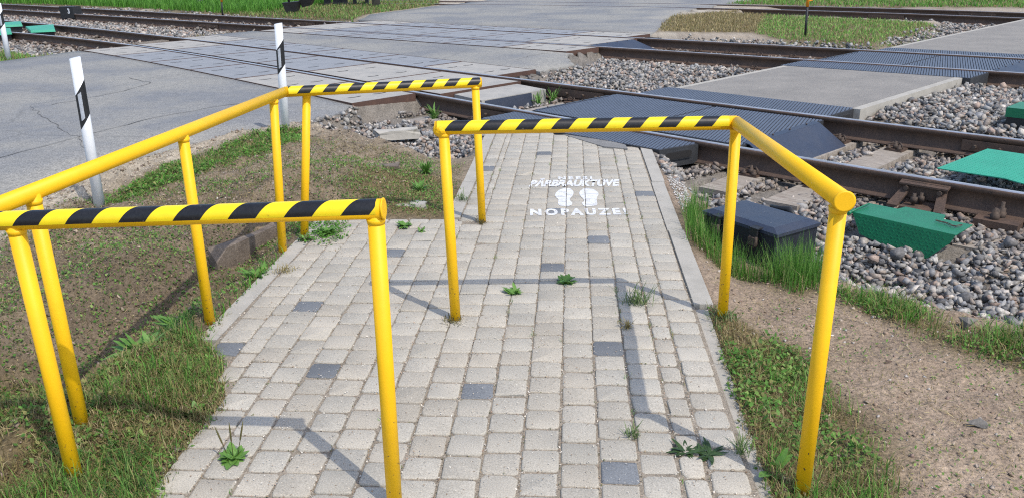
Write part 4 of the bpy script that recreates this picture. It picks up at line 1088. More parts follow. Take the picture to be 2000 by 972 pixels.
# black lever stand and low black frame
p = at(572, 27); r_ = empty('lever_trough', p, 'black tilted trough with a hooked rod on the grass at the top', 'trough')
X_, Y_ = Vector((1, 0, 0)), Vector((0, 1, 0)); V3 = Vector(p)
m = MB(); m.poly([V3 + Vector(v) for v in ((-.26, -.1, .30), (.18, -.1, .33), (.2, .35, .33), (-.24, .35, .3))], [V3 + Vector(v) for v in ((-.16, -.05, -.02), (.12, -.05, .06), (.12, .3, .06), (-.16, .3, -.02))]); m.bevel(.02, 2); m.build('trough_body', M['black'], r_)
m = MB(); m.poly([V3 + Vector(v) for v in ((.16, .2, .36), (.56, .2, .40), (.58, .6, .40), (.18, .6, .36))], [V3 + Vector(v) for v in ((.22, .25, .14), (.46, .25, .2), (.46, .5, .2), (.22, .5, .14))]); m.build('counterweight', M['black'], r_)
m = MB(); m.tube([V3 + Vector((-.1, .1, .2)), V3 + Vector((-.1, .1, .75)), V3 + Vector((-.16, .1, .82)), V3 + Vector((-.22, .1, .78))], .03, seg=8); m.build('rod', M['black'], r_)
p = at(655, 11); r_ = empty('low_frame', p, 'low black frame with stubby legs on the grass left of the grey pole', 'frame'); V3 = Vector(p)
m = MB(); m.box(V3 + Vector((.35, .3, .34)), (.78, 0, 0), (0, .3, 0), (0, 0, .12)); m.bevel(.02, 1); m.build('top', M['black'], r_)
for a, w in ((-.28, .10), (.05, .13), (.28, .09), (.62, .05), (1.02, .05)):
    m = MB(); m.box(V3 + Vector((a, .15, .1)), (w, 0, 0), (0, .08, 0), (.0, 0, .16)); m.build('leg', M['black'], r_)
# buried concrete plank in the trench
a, b = np.array([-1.70, 4.42]), np.array([-1.40, 5.02]); d = (b - a) / np.linalg.norm(b - a); nr = np.array([d[1], -d[0]])
m = MB(); nseg = 9; tp_, bt_ = [], []
for q in range(nseg): t = q / (nseg - 1); p = a + (b - a) * t; tp_.append((*(p + nr * .0), -.040 + random.uniform(-.022, .010) - .05 * (q == 0)))
for q in range(nseg - 1, -1, -1): t = q / (nseg - 1); p = a + (b - a) * t; tp_.append((*(p - nr * .06), -.030 + random.uniform(-.015, .012)))
bt_ = [(x, y, -.3) for x, y, z in tp_]; m.poly(tp_, bt_); o = m.build('concrete_plank', surf('old concrete', (.19, .155, .125), (.12, .095, .075), scale=12, fscale=90, famt=.35, bmp=.8), None, (*a, -.3)); tag(o, 'old broken concrete plank half buried in the trench by the kerb', 'concrete plank')
M['old'] = o.data.materials[0]
# loose slab pieces in the soil
def loose(px, size, label, z=.0, mat='concrete_pale', rot=0):
    c_ = at(*px, z); bm = bmesh.new(); bmesh.ops.create_cube(bm, size=1)
    bmesh.ops.subdivide_edges(bm, edges=bm.edges[:], cuts=2, use_grid_fill=True)
    for v in bm.verts:
        v.co += Vector((random.gauss(0, .04), random.gauss(0, .04), random.gauss(0, .06))); v.co = Vector((v.co.x * size[0], v.co.y * size[1], v.co.z * size[2]))
    if mat in ('pole', 'rail'):
        bm.free(); bm = bmesh.new()
        for _ in range(11):
            v = Vector((random.gauss(0, 1), random.gauss(0, 1), random.gauss(0, 1))).normalized() * random.uniform(.45, .65); bm.verts.new((v.x * size[0], v.y * size[1], v.z * size[2]))
        h_ = bmesh.ops.convex_hull(bm, input=bm.verts[:]); bmesh.ops.delete(bm, geom=[e for e in h_['geom_interior'] if isinstance(e, bmesh.types.BMVert)], context='VERTS')
    bm.transform(Matrix.Translation(Vector(c_)) @ Matrix.Rotation(rot, 4, 'Z')); m = MB(); m.bm.free(); m.bm = bm
    o = m.build('loose_stone', M[mat], None, tuple(c_)); tag(o, label, 'stone', 'loose stones and slab pieces')
loose((803, 404), (.19, .10, .05), 'flat pale slab piece in the dry grass behind the front bar', -.0, 'kerb', .05)
loose((745, 332), (.26, .12, .08), 'long earth covered stone lying in the soil before the ballast patch', .03, 'old', .1)
loose((775, 262), (.40, .14, .08), 'pale slab piece among the grey rocks left of the far bar post', -.06, 'kerb', .35)
loose((1890, 630), (.10, .07, .06), 'dark grey rock in the grass band at the right', -.03, 'pole', .6)
loose((1912, 826), (.06, .04, .03), 'grey stone shard lying on the bare earth at the lower right', -.03, 'pole', -.3)
loose((1738, 707), (.045, .03, .016), 'flat reddish pebble on the bare earth at the right', -.045, 'rail', .3)

# ------------------------------------------------------------------ scattered stones
def rock_protos(k, npt=11):
    """angular crushed stone: hulls of few, widely spread points"""
    out = []
    for _ in range(k):
        bm = bmesh.new(); ax = (1.0, random.uniform(.55, .95), random.uniform(.38, .75)); pts = []
        while len(pts) < npt:
            v = Vector((random.gauss(0, 1), random.gauss(0, 1), random.gauss(0, 1))).normalized()
            if all((v - w).length > .72 for w in pts) or random.random() < .05: pts.append(v)
        for v in pts: v = v * random.uniform(.8, 1.2); bm.verts.new((v.x * ax[0], v.y * ax[1], v.z * ax[2]))
        r = bmesh.ops.convex_hull(bm, input=bm.verts[:]); bmesh.ops.delete(bm, geom=[e for e in r['geom_interior'] if isinstance(e, bmesh.types.BMVert)], context='VERTS')
        bmesh.ops.triangulate(bm, faces=bm.faces[:]); bm.verts.ensure_lookup_table(); bm.verts.index_update()
        out.append((np.array([v.co[:] for v in bm.verts]), np.array([[v.index for v in f.verts] for f in bm.faces]))); bm.free()
    return out
PROT = rock_protos(10, 6) + rock_protos(10, 7) + rock_protos(8, 9)
def rot_random(n):
    q = R.normal(size=(n, 4)); q /= np.linalg.norm(q, axis=1)[:, None]; w, x, y, z = q.T
    return np.stack([np.stack([1 - 2 * (y * y + z * z), 2 * (x * y - z * w), 2 * (x * z + y * w)], 1), np.stack([2 * (x * y + z * w), 1 - 2 * (x * x + z * z), 2 * (y * z - x * w)], 1), np.stack([2 * (x * z - y * w), 2 * (y * z + x * w), 1 - 2 * (x * x + y * y)], 1)], 1)
PAL = np.array([.93, .88, .82]) * np.array([[.34, .35, .36], [.27, .285, .31], [.42, .42, .41], [.21, .22, .235], [.38, .34, .31], [.50, .48, .46], [.155, .16, .17], [.36, .29, .255], [.30, .30, .29]])
def rocks(name, P, size, col, label=None, mat='rock'):
    n = len(P); kind = R.integers(0, len(PROT), n); rot = rot_random(n); Vs, Fs, Cs = [], [], []; off = 0
    for k, (pv, pf) in enumerate(PROT):
        ix = np.where(kind == k)[0]
        if not len(ix): continue
        v = np.einsum('nij,vj->nvi', rot[ix], pv * 1.08) * size[ix][:, None, None]; v[:, :, 2] *= .85
        v = v + P[ix][:, None, :]; Vs.append(v.reshape(-1, 3)); Cs.append(np.repeat(col[ix], len(pv), 0))
        Fs.append((pf[None] + (np.arange(len(ix)) * len(pv))[:, None, None] + off).reshape(-1, 3)); off += len(ix) * len(pv)
    o = np_mesh(name, np.concatenate(Vs), [np.concatenate(Fs)], M[mat], np.concatenate(Cs)); tag(o, kind='stuff'); return o
def scatter(poly_or_box, dens):
    xs_ = [p[0] for p in poly_or_box]; ys_ = [p[1] for p in poly_or_box]
    A = (max(xs_) - min(xs_)) * (max(ys_) - min(ys_)); n = int(A * dens)
    x = R.uniform(min(xs_), max(xs_), n); y = R.uniform(min(ys_), max(ys_), n); k = inpoly(x, y, poly_or_box); return x[k], y[k]
def free_of_works(x, y):
    s, n = SN(x, y); k = np.ones(len(x), bool)
    k &= ~((s > road_L(n) + .0) & (s < road_R(n) + .02))
    k &= ~((s > -6.05) & (s < np.where(n < 6, -3.78, -3.45)) & (n > 5.33))
    k &= ~((s > -17.6) & (s < -7.35) & (n > nA(s) - .95) & (n < nD(s) + .8) & (s < np.interp(n, [5, 9, 13], [-7.4, -8.0, -9.9])))
    k &= ~((s > -7.5) & (s < -6.85) & (n > nA(s) + .2) & (n < nB(s) - .15))
    k &= pdist(x, y, PAVE) < -.02
    for f in (nA, nB, nC, nD, nE, nF): k &= np.abs(n - f(s)) > .085
    for t, ss in sleeper_spots:
        m_ = mid1(s) if t == 1 else mid2(s)
        hit = (np.abs(s - ss - (n - m_) * (.09 if t == 1 else -.14)) < .15) & (np.abs(n - m_) < 1.5)
        k &= ~(hit & (R.random(len(x)) < .97))
    k &= ~inpoly(x, y, [tuple(p) for p in lid])
    k &= pdist(x, y, [tuple(at(a, b, -.05)[:2]) for a, b in gp]) < -.05
    return k
def band(s0, s1, n0, n1): return [tuple(TP(s0, n0)), tuple(TP(s1, n0)), tuple(TP(s1, n1)), tuple(TP(s0, n1))]
def ballast(name, poly, dens, smin, smax, layers=1.0, tint=(1, 1, 1), pal=None, lift=.4):
    x, y = scatter(poly, dens); k = free_of_works(x, y) & (ballast_mask(x, y) > .45 + R.uniform(-.3, .3, len(x))); x, y = x[k], y[k]
    z = gz(x, y); P = np.stack([x, y, z], 1); k = in_view(P, .45); P = P[k]
    sz = R.uniform(smin, smax, len(P)) * (1 + .35 * (R.random(len(P)) < .12)); P[:, 2] += sz * R.uniform(-.2, lift + .9, len(P))
    pl = PAL if pal is None else pal
    c_ = pl[R.integers(0, len(pl), len(P))] * R.uniform(.65, 1.15, (len(P), 1)) * np.array(tint)
    # rust dust close to the rails
    s, n = SN(P[:, 0], P[:, 1]); dr = np.min([np.abs(n - f(s)) for f in (nA, nB, nC, nD)], 0); w = (sstep(.75, .15, dr) * .55)[:, None]
    c_ = c_ * (1 - w) + np.array([.20, .155, .12]) * R.uniform(.7, 1.2, (len(P), 1)) * w
    return rocks(name, P, sz, c_)
ballast('ballast', band(-4.2, 6.5, 3.7, 8.0), 1900, .014, .036)
ballast('ballast', band(-3.6, 6, 7.8, 15.5), 800, .020, .044)
ballast('ballast', band(-9.5, -5.2, 3.9, 15.0), 750, .018, .040)
ballast('ballast', band(-3.6, 9, 14.5, 21.5), 300, .030, .05)
ballast('ballast', band(-9.5, -5.3, 13.5, 16.5), 380, .026, .045)
ballast('ballast', band(-8, -5.4, 14.6, 22), 300, .028, .046)
ballast('ballast', band(-34, -16.3, 3.0, 11.5), 250, .032, .055)
# pebbles and clods on bare earth
def pebbles(name, poly, dens, a, b, pal, zoff=0):
    x, y = scatter(poly, dens); k = (pdist(x, y, PAVE) < -.02); s, n = SN(x, y); k &= ~((s > road_L(n)) & (s < road_R(n) + .02)); k &= ballast_mask(x, y) < .5
    x, y = x[k], y[k]; P = np.stack([x, y, gz(x, y)], 1); P = P[in_view(P, .3)]
    sz = a + (b - a) * R.random(len(P)) ** 3.5; P[:, 2] += sz * .2 + zoff
    return rocks(name, P, sz, pal[R.integers(0, len(pal), len(P))] * R.uniform(.7, 1.25, (len(P), 1)))
EARTH = np.array([[.27, .20, .15], [.33, .25, .19], [.22, .165, .12], [.40, .33, .27], [.30, .21, .17], [.45, .41, .37]])
SOILC = np.array([[.17, .13, .095], [.22, .17, .12], [.13, .10, .075], [.30, .24, .18], [.25, .19, .16]])
pebbles('pebbles', [(.7, 1.6), (3.2, 1.6), (3.6, 4.2), (1.0, 5.2)], 800, .002, .012, EARTH)
pebbles('pebbles', [(-3.2, 2.0), (-.9, 2.0), (-.6, 9), (-3.4, 8)], 800, .003, .018, SOILC)
pebbles('pebbles', [(-3.6, 4.6), (-1.2, 5.2), (-.2, 9.2), (-3.2, 8.6)], 700, .002, .009, np.array([[.5, .47, .42], [.42, .38, .33], [.35, .3, .25]]))
# fine chippings by the kerb end
xk, yk = scatter(wp([(1290, 335), (1318, 325), (1350, 395), (1335, 430)], -.05), 5200); P = np.stack([xk, yk, gz(xk, yk) + .004], 1); rocks('chippings', P, R.uniform(.004, .010, len(P)), np.array([.5, .48, .45]) * R.uniform(.7, 1.15, (len(P), 1)))

# ------------------------------------------------------------------ vegetation
def blades(name, P, H, W, col, lean=.5, bend=.5, dirs=None, kind='stuff'):
    n = len(P); az = R.uniform(0, 2 * math.pi, n) if dirs is None else dirs
    d = np.stack([np.cos(az), np.sin(az), np.zeros(n)], 1); sd_ = np.stack([-np.sin(az), np.cos(az), np.zeros(n)], 1)
    ln = np.abs(R.normal(0, lean, n)); up = np.array([0, 0, 1.0])
    m1 = P + (d * np.sin(ln * .6)[:, None] + up * np.cos(ln * .6)[:, None]) * (H * .55)[:, None]
    t_ = m1 + (d * np.sin(ln + bend)[:, None] + up * np.cos(ln + bend)[:, None]) * (H * .5)[:, None]
    w = sd_ * W[:, None]
    V = np.stack([P - w, P + w, m1 + w * .75, m1 - w * .75, t_], 1).reshape(-1, 3); b = np.arange(n)[:, None] * 5
    Fq_ = b + np.array([0, 1, 2, 3]); Ft = b + np.array([3, 2, 4])
    cc_ = np.stack([col, col, col, col, col * 1.0], 1).reshape(-1, 3)
    return V, Fq_, Ft, cc_
def leaves(P, L, W, col, tilt=.6):
    n = len(P); az = R.uniform(0, 2 * math.pi, n); el = R.normal(.25, tilt, n)
    d = np.stack([np.cos(az) * np.cos(el), np.sin(az) * np.cos(el), np.sin(el)], 1); sd_ = np.stack([-np.sin(az), np.cos(az), R.normal(0, .35, n)], 1)
    w = sd_ * W[:, None]
    V = np.stack([P, P + d * (L * .45)[:, None] + w, P + d * L[:, None], P + d * (L * .45)[:, None] - w], 1).reshape(-1, 3)
    return V, np.arange(n)[:, None] * 4 + np.array([0, 1, 2, 3]), np.repeat(col, 4, 0)
GREENS = 1.75 * np.array([[.055, .13, .022], [.075, .16, .03], [.045, .105, .02], [.10, .18, .04], [.13, .19, .05]])
LUSH = 1.35 * np.array([[.07, .20, .022], [.09, .24, .03], [.06, .17, .02], [.12, .26, .045]])
DARKG = 1.6 * np.array([[.035, .085, .02], [.045, .11, .025], [.03, .07, .018], [.06, .13, .03]])
OLIVE = 1.35 * np.array([[.17, .17, .055], [.21, .20, .075], [.14, .15, .045]])
DRY = np.array([[.36, .29, .14], [.29, .22, .10], [.42, .35, .19], [.24, .19, .09], [.20, .19, .07]])
def patch(name, poly, dens, h, w, pal, lean=.45, bend=.5, leafd=0, leaf=(.012, .004), leafpal=None, clump=3.0, thr=.35, drydens=0, ground=gz, leafthr=.42):
    Vs, Fq_, Ft, C_, off = [], [], [], [], 0
    def pts(dn, seed, t):
        x, y = scatter(poly, dn); e = fbm(x, y, clump, seed, 3); dpx = pdist(x, y, poly)
        k = (e > t + R.uniform(-.12, .12, len(x))) & (dpx > R.uniform(0, .10, len(x)) ** 1.0 * .8)
        x, y = x[k], y[k]; P = np.stack([x, y, ground(x, y) - .004], 1); return P[in_view(P, .25)]
    P = pts(dens, 61, thr)
    for (PP, pal_, hh, ww, ll, bb) in ((P, pal, h, w, lean, bend),) + (((pts(drydens, 71, .36), DRY, (h[0] * .5, h[1] * .8), w, .9, .6),) if drydens else ()):
        n = len(PP)
        if not n: continue
        V, q, t, c_ = blades(name, PP, R.uniform(*hh, n), R.uniform(*ww, n), pal_[R.integers(0, len(pal_), n)] * R.uniform(.75, 1.25, (n, 1)), ll, bb)
        Vs.append(V); Fq_.append(q + off); Ft.append(t + off); C_.append(c_); off += len(V)
    if leafd:
        PP = pts(leafd, 81, leafthr); n = len(PP); PP[:, 2] += R.uniform(.002, leaf[0] * 1.6, n); pl = GREENS if leafpal is None else leafpal
        V, q, c_ = leaves(PP, R.uniform(.6, 1.3, n) * leaf[0], R.uniform(.6, 1.3, n) * leaf[1], pl[R.integers(0, len(pl), n)] * R.uniform(.75, 1.25, (n, 1)))
        Vs.append(V); Fq_.append(q + off); C_.append(c_); off += len(V)
    o = np_mesh(name, np.concatenate(Vs), [np.concatenate(Fq_)] + ([np.concatenate(Ft)] if Ft else []), M['veg'], np.concatenate(C_)); tag(o, kind='stuff'); return o
patch('verge_grass', V_VERGE, 4200, (.02, .065), (.0012, .003), np.concatenate([GREENS, LUSH, OLIVE]), leafd=9000, leaf=(.022, .008), leafpal=np.concatenate([GREENS, LUSH, OLIVE]), thr=.25, drydens=1200)
patch('lawn_edge', V_LL, 9000, (.02, .085), (.0009, .0022), np.concatenate([GREENS * .9, GREENS, OLIVE, OLIVE]), lean=.75, leafd=10000, leaf=(.019, .007), leafpal=np.concatenate([GREENS, OLIVE]), thr=.53, clump=3.0, drydens=20000, leafthr=.5)
patch('long_grass', wp([(185, 890), (250, 870), (312, 880), (322, 960), (270, 1020), (180, 1000)]), 9000, (.05, .13), (.0010, .0020), np.concatenate([DARKG, GREENS]), lean=.7, bend=.7, thr=.2, clump=5)
patch('kerb_grass', V_LEDGE, 6500, (.03, .09), (.0015, .0035), LUSH, leafd=3000, leaf=(.025, .007), thr=.3, drydens=1200, clump=6)
patch('trench_weeds', V_TR, 6000, (.03, .08), (.001, .0025), DARKG, lean=.7, leafd=4200, leaf=(.02, .005), leafpal=DARKG, thr=.3, clump=5)
patch('dry_verge', V_UP, 900, (.02, .05), (.001, .0025), GREENS, lean=.8, leafd=1800, leaf=(.016, .005), thr=.5, clump=4, drydens=4200)
patch('path_edge_grass', V_RK, 7000, (.018, .065), (.0009, .0024), np.concatenate([GREENS, OLIVE]), lean=.8, leafd=11000, leaf=(.020, .007), leafpal=np.concatenate([GREENS, GREENS, OLIVE]), thr=.53, clump=3.4, drydens=15000, leafthr=.50)
patch('long_grass', V_RK, 5000, (.05, .11), (.0011, .0022), np.concatenate([GREENS, LUSH]), lean=.6, bend=.6, thr=.60, clump=3.6)
patch('long_grass', V_LL, 4200, (.05, .12), (.0011, .0022), np.concatenate([GREENS, LUSH, OLIVE]), lean=.65, bend=.6, thr=.58, clump=3.0)
patch('horsetail', V_BOX, 5200, (.08, .23), (.0010, .0021), np.concatenate([LUSH * .85, GREENS]), lean=.34, bend=.15, thr=.34, clump=4, leafd=1500, leaf=(.02, .003), drydens=1200)
patch('horsetail', wp([(1500, 520), (1560, 500), (1610, 515), (1620, 560), (1540, 575), (1500, 550)], -.06), 6500, (.13, .27), (.0010, .0021), np.concatenate([LUSH * .8, GREENS]), lean=.36, bend=.15, thr=.2, clump=8)
patch('horsetail', wp([(1335, 470), (1330, 430), (1368, 425), (1375, 470), (1400, 500), (1370, 505)], -.05), 6500, (.10, .22), (.0010, .0021), np.concatenate([LUSH * .8, GREENS]), lean=.36, bend=.15, thr=.2, clump=8)
patch('grass_band', V_BAND, 6000, (.04, .13), (.0012, .0028), np.concatenate([GREENS, LUSH, OLIVE]), lean=.65, leafd=5600, leaf=(.022, .005), thr=.34, clump=4, drydens=2200)
patch('sparse_weeds', [(-3.1, 2.6), (-1.5, 2.6), (-1.15, 4.9), (-.35, 5.0), (-.35, 6.4), (-2.0, 7.2), (-3.0, 5.2)], 2600, (.012, .045), (.0009, .002), np.concatenate([DRY, DRY * .7, GREENS]), lean=1.1, leafd=3200, leaf=(.016, .006), thr=.45, clump=2.4, drydens=5200)
patch('sparse_weeds', [(1.2, 1.7), (3.2, 1.9), (3.4, 3.4), (1.7, 4.1), (1.0, 3.4)], 500, (.01, .03), (.0009, .002), np.concatenate([DRY, GREENS]), lean=1.0, leafd=900, leaf=(.014, .004), thr=.56, clump=2.6, drydens=1500)
patch('margin_grass', [tuple(PV(*q)) for q in ((-1.36, -.5), (-1.16, -.5), (-1.17, -.05), (-1.22, .12), (-1.17, .43), (-1.3, .7), (-1.38, .97), (-1.42, 1.3), (-1.62, 1.3), (-1.62, .9))], 9000, (.015, .055), (.0009, .0022), np.concatenate([GREENS, DRY]), lean=.9, leafd=6000, leaf=(.014, .005), thr=.3, clump=7, drydens=5000)
patch('margin_grass', [tuple(PV(*q)) for q in ((.60, -.6), (.72, -.6), (.74, .4), (.73, 1.4), (.655, 1.5), (.62, .9), (.63, .3))], 7000, (.012, .045), (.0009, .0022), np.concatenate([GREENS, DRY]), lean=.9, leafd=5000, leaf=(.014, .005), thr=.42, clump=7, drydens=4000, ground=lambda x, y: np.zeros(len(x)) - .006)
patch('mid_weeds', V_MID, 2600, (.01, .03), (.001, .002), GREENS, lean=.9, leafd=5200, leaf=(.018, .007), leafpal=LUSH * .85, thr=.46, clump=6, drydens=700, ground=lambda x, y: np.zeros(len(x)) + .001)
patch('far_dry_grass', V_DRY1, 700, (.03, .09), (.004, .009), DRY * 1.05, lean=.7, thr=.15, leafd=0, clump=1)
patch('far_dry_grass', V_DRY2, 650, (.03, .09), (.004, .009), np.concatenate([DRY, GREENS * 1.4, GREENS * 1.4]), lean=.7, thr=.15, clump=1)
patch('far_verge', V_L3, 900, (.03, .10), (.004, .009), np.concatenate([GREENS * 1.3, DRY[:2]]), lean=.7, thr=.2, clump=1)
patch('far_verge', V_L4, 600, (.03, .08), (.004, .009), DRY, lean=.7, thr=.25, clump=1)
MEADOW = [(-40, 46), (-17.2, 32.2), (-12.4, 28.6), (-8.8, 25.6), (-7.2, 24.6), (-6.6, 27), (-5.4, 31), (-8, 46)]
SHORT = [(-8.8, 25.6), (-6.0, 22.6), (-5.1, 21.9), (-3.9, 21.2), (-3.95, 23.5), (-2.2, 27.5), (-3, 40), (-5.4, 40), (-6.6, 27)]
patch('meadow', MEADOW, 260, (.18, .42), (.006, .014), LUSH * .95, lean=.35, thr=.05, clump=.5)
patch('lawn', SHORT, 420, (.04, .13), (.006, .013), np.concatenate([GREENS * 1.15, GREENS * 1.15, DRY * .9, DRY * .9]), lean=.6, thr=.05, clump=.5)
patch('lawn', V_FR, 150, (.05, .14), (.008, .016), np.concatenate([GREENS * 1.15, LUSH, GREENS * 1.15, DRY[:2]]), lean=.6, thr=.05, clump=.5)

# individual weeds
def leaf_strip(m, p, az, L, W, rise, droop, colr_idx=0, seg=5):
    d = Vector((math.cos(az), math.sin(az), 0)); s_ = Vector((-math.sin(az), math.cos(az), 0)); prev = None
    for q in range(seg + 1):
        t = q / seg; w = W * (math.sin(math.pi * (t * .86 + .12)) ** .8) + .0004
        c_ = Vector(p) + d * (L * t) + Vector((0, 0, rise * t - droop * t * t)); dip = Vector((0, 0, -.18 * w))
        row = [m.bm.verts.new(c_ - s_ * w), m.bm.verts.new(c_ + dip), m.bm.verts.new(c_ + s_ * w)]
        if prev:
            for a in (0, 1): m.bm.faces.new((prev[a], prev[a + 1], row[a + 1], row[a])).smooth = True
        prev = row
def vegmat(name, c1, c2): 
    m = surf(name, c1, c2, scale=40, fscale=90, famt=.2, bmp=.2, rough=.5, spec=.4); nt = m.node_tree; b = nt.nodes['Principled BSDF']
    tr = N(nt, 'ShaderNodeBsdfTranslucent'); mx = N(nt, 'ShaderNodeMixShader'); mx.inputs[0].default_value = .25
    nt.links.new(b.inputs['Base Color'].links[0].from_socket, tr.inputs[0]); nt.links.new(b.outputs[0], mx.inputs[1]); nt.links.new(tr.outputs[0], mx.inputs[2]); nt.links.new(mx.outputs[0], nt.nodes['Material Output'].inputs[0]); return m
LEAF = vegmat('weed leaf', (.10, .23, .04), (.15, .29, .06)); LEAFD = vegmat('dark weed leaf', (.03, .065, .02), (.06, .11, .035)); STRAW = vegmat('straw', (.36, .28, .13), (.25, .22, .08)); STALK = vegmat('seed stalk', (.16, .13, .05), (.11, .11, .04)); GRS = vegmat('tuft blade', (.08, .15, .035), (.13, .18, .06))
def rosette(px, label, n, L, W, rise=.02, mat=LEAF, stalks=0, z=0.002, name='broadleaf_weed', cat='weed'):
    p = at(*px, z); r = empty(name, p, label, cat, 'weeds growing between the setts'); m = MB()
    n = int(n * 1.7)
    for q in range(n):
        az = 2 * math.pi * q / n * 1.618 + random.uniform(-.3, .3); k = random.uniform(.35, 1.15)
        leaf_strip(m, (p[0] + random.gauss(0, L * .14), p[1] + random.gauss(0, L * .14), p[2]), az + random.gauss(0, .5), L * k, W * min(1.1, k * 1.3), random.uniform(.3, 1.6) * rise, random.uniform(.2, .9) * rise)
    m.build('leaves', mat, r)
    for q in range(stalks):
        m = MB(); a = (-.030, .004, .034)[q % 3]; h = random.uniform(.095, .14); b = (p[0] + a * .4, p[1] + random.uniform(-.01, .01), p[2])
        t = (p[0] + a * 1.5, p[1] + random.uniform(-.02, .02), p[2] + h); mid = Vector(b).lerp(Vector(t), .45)
        m.tube([b, mid, Vector(b).lerp(Vector(t), .5), Vector(b).lerp(Vector(t), .8), t], [.0012, .0012, .0028, .003, .001], seg=7); m.build('seed_stalk', STALK, r)
    return r
def tuft(px, label, n, L, W, spread, mat=GRS, z=0.0, name='grass_tuft'):
    p = at(*px, z); m = MB()
    for q in range(n):
        az = random.uniform(0, 6.28); Lk = L * random.uniform(.4, 1.1)
        leaf_strip(m, (p[0] + random.gauss(0, spread), p[1] + random.gauss(0, spread), p[2]), az, Lk * random.uniform(.2, .9), W, Lk * random.uniform(.4, 1), Lk * random.uniform(.0, .35), seg=3)
    o = m.build(name, mat, None, tuple(p)); tag(o, label, 'weed', 'weeds growing between the setts')
rosette((455, 893), 'plantain rosette with three upright seed stalks on the setts at the lower left', 26, .055, .012, .022, stalks=3)
rosette((1001, 572), 'small broadleaf rosette left of the pair in the middle of the paving', 14, .05, .008, .03)
rosette((1106, 551), 'small broadleaf rosette right of the pair in the middle of the paving', 18, .055, .010, .03)
rosette((1340, 880), 'dark purplish weed clump by the right kerb at the bottom', 20, .055, .006, .012, mat=LEAFD)
rosette((1385, 885), 'flat dark weed sprawling over the right kerb', 16, .065, .005, .010, mat=LEAFD)
rosette((790, 442), 'low round green weed cushion on the paving border behind the front bar', 34, .05, .009, .022)
rosette((822, 452), 'tiny green weed beside the round cushion on the paving border', 12, .028, .006, .02)
rosette((832, 338), 'bright bushy green weed in the soil behind the middle post', 40, .07, .007, .09, z=.0)
rosette((820, 372), 'spreading bright weed below the bushy one in the soil', 36, .08, .006, .06, z=.0)
rosette((640, 455), 'leafy green weed patch at the corner of the left kerb', 46, .075, .008, .03)
rosette((596, 468), 'yellowing weed tuft on the left kerb corner', 26, .06, .006, .03, mat=GRS)
rosette((1225, 640), 'wilted brown weed in a joint right of the middle of the paving', 14, .035, .003, .04, mat=STRAW)
rosette((200, 500), 'dusty green weed alone in the bare soil behind the front bar', 20, .075, .010, .05, z=.0)
rosette((345, 640), 'fern-like weed at the foot of the second left post', 30, .11, .012, .06, mat=LEAF, z=-.08)
rosette((280, 690), 'broad light green weed clump in the lower left grass', 26, .12, .014, .07, mat=LEAF, z=-.02)
rosette((505, 545), 'green weed overhanging the left kerb beside the trench', 30, .09, .010, .07, z=-.03)
rosette((1505, 915), 'single pointed green leaf at the right kerb near the bottom', 2, .10, .016, .05, z=-.01)
rosette((1480, 785), 'light green broad leaves left of the right front post', 9, .07, .016, .03, z=-.02)
rosette((370, 808), 'single round green leaf plant in the short grass at the lower left', 5, .07, .020, .04, z=.0)
tuft((1245, 590), 'wispy grass tuft sprawling over the setts at the right', 120, .11, .0013, .03)
tuft((1235, 850), 'yellow green grass tuft in a joint at the lower right', 46, .06, .0013, .012)
tuft((1450, 885), 'upright pale grass tuft at the right kerb', 40, .10, .0012, .012)
tuft((556, 530), 'dry yellow tuft on the left kerb edge', 70, .06, .0014, .025, mat=STRAW)
tuft((905, 392), 'spiky grass tuft beside the far bar post at the upper kerb', 46, .09, .0016, .02)
tuft((885, 628), 'dry brown tuft around the foot of the middle post', 60, .045, .0016, .022, mat=STALK)
tuft((940, 437), 'small dark dead plant at the foot of the far bar post', 40, .05, .0015, .011, mat=STALK)
tuft((1412, 620), 'grass tuft around the foot of the right gate post', 90, .06, .0016, .03)
for px, l in (((825, 195), 'tall leafy weed at the end of the road slab left of the far bar post'), ((912, 185), 'dark leafy weed before the blue end block'), ((990, 190), 'yellow green weed beside the blue end block'), ((1080, 200), 'weed clump at the rail left of the ribbed panels'), ((1052, 205), 'low weed on the dusty sleeper left of the ribbed panels'), ((848, 232), 'small weed under the nearest rail behind the far bar')):
    rosette(px, l, 26, .10, .008, .16, z=-.17)
rosette((1610, 168), 'reddish dry weed in the ballast by the asphalt kerb', 9, .12, .012, .14, mat=STALK, z=-.17)
rosette((1415, 865), 'sprawling green clover clump beside the right kerb', 60, .07, .010, .02, z=-.015) if False else None

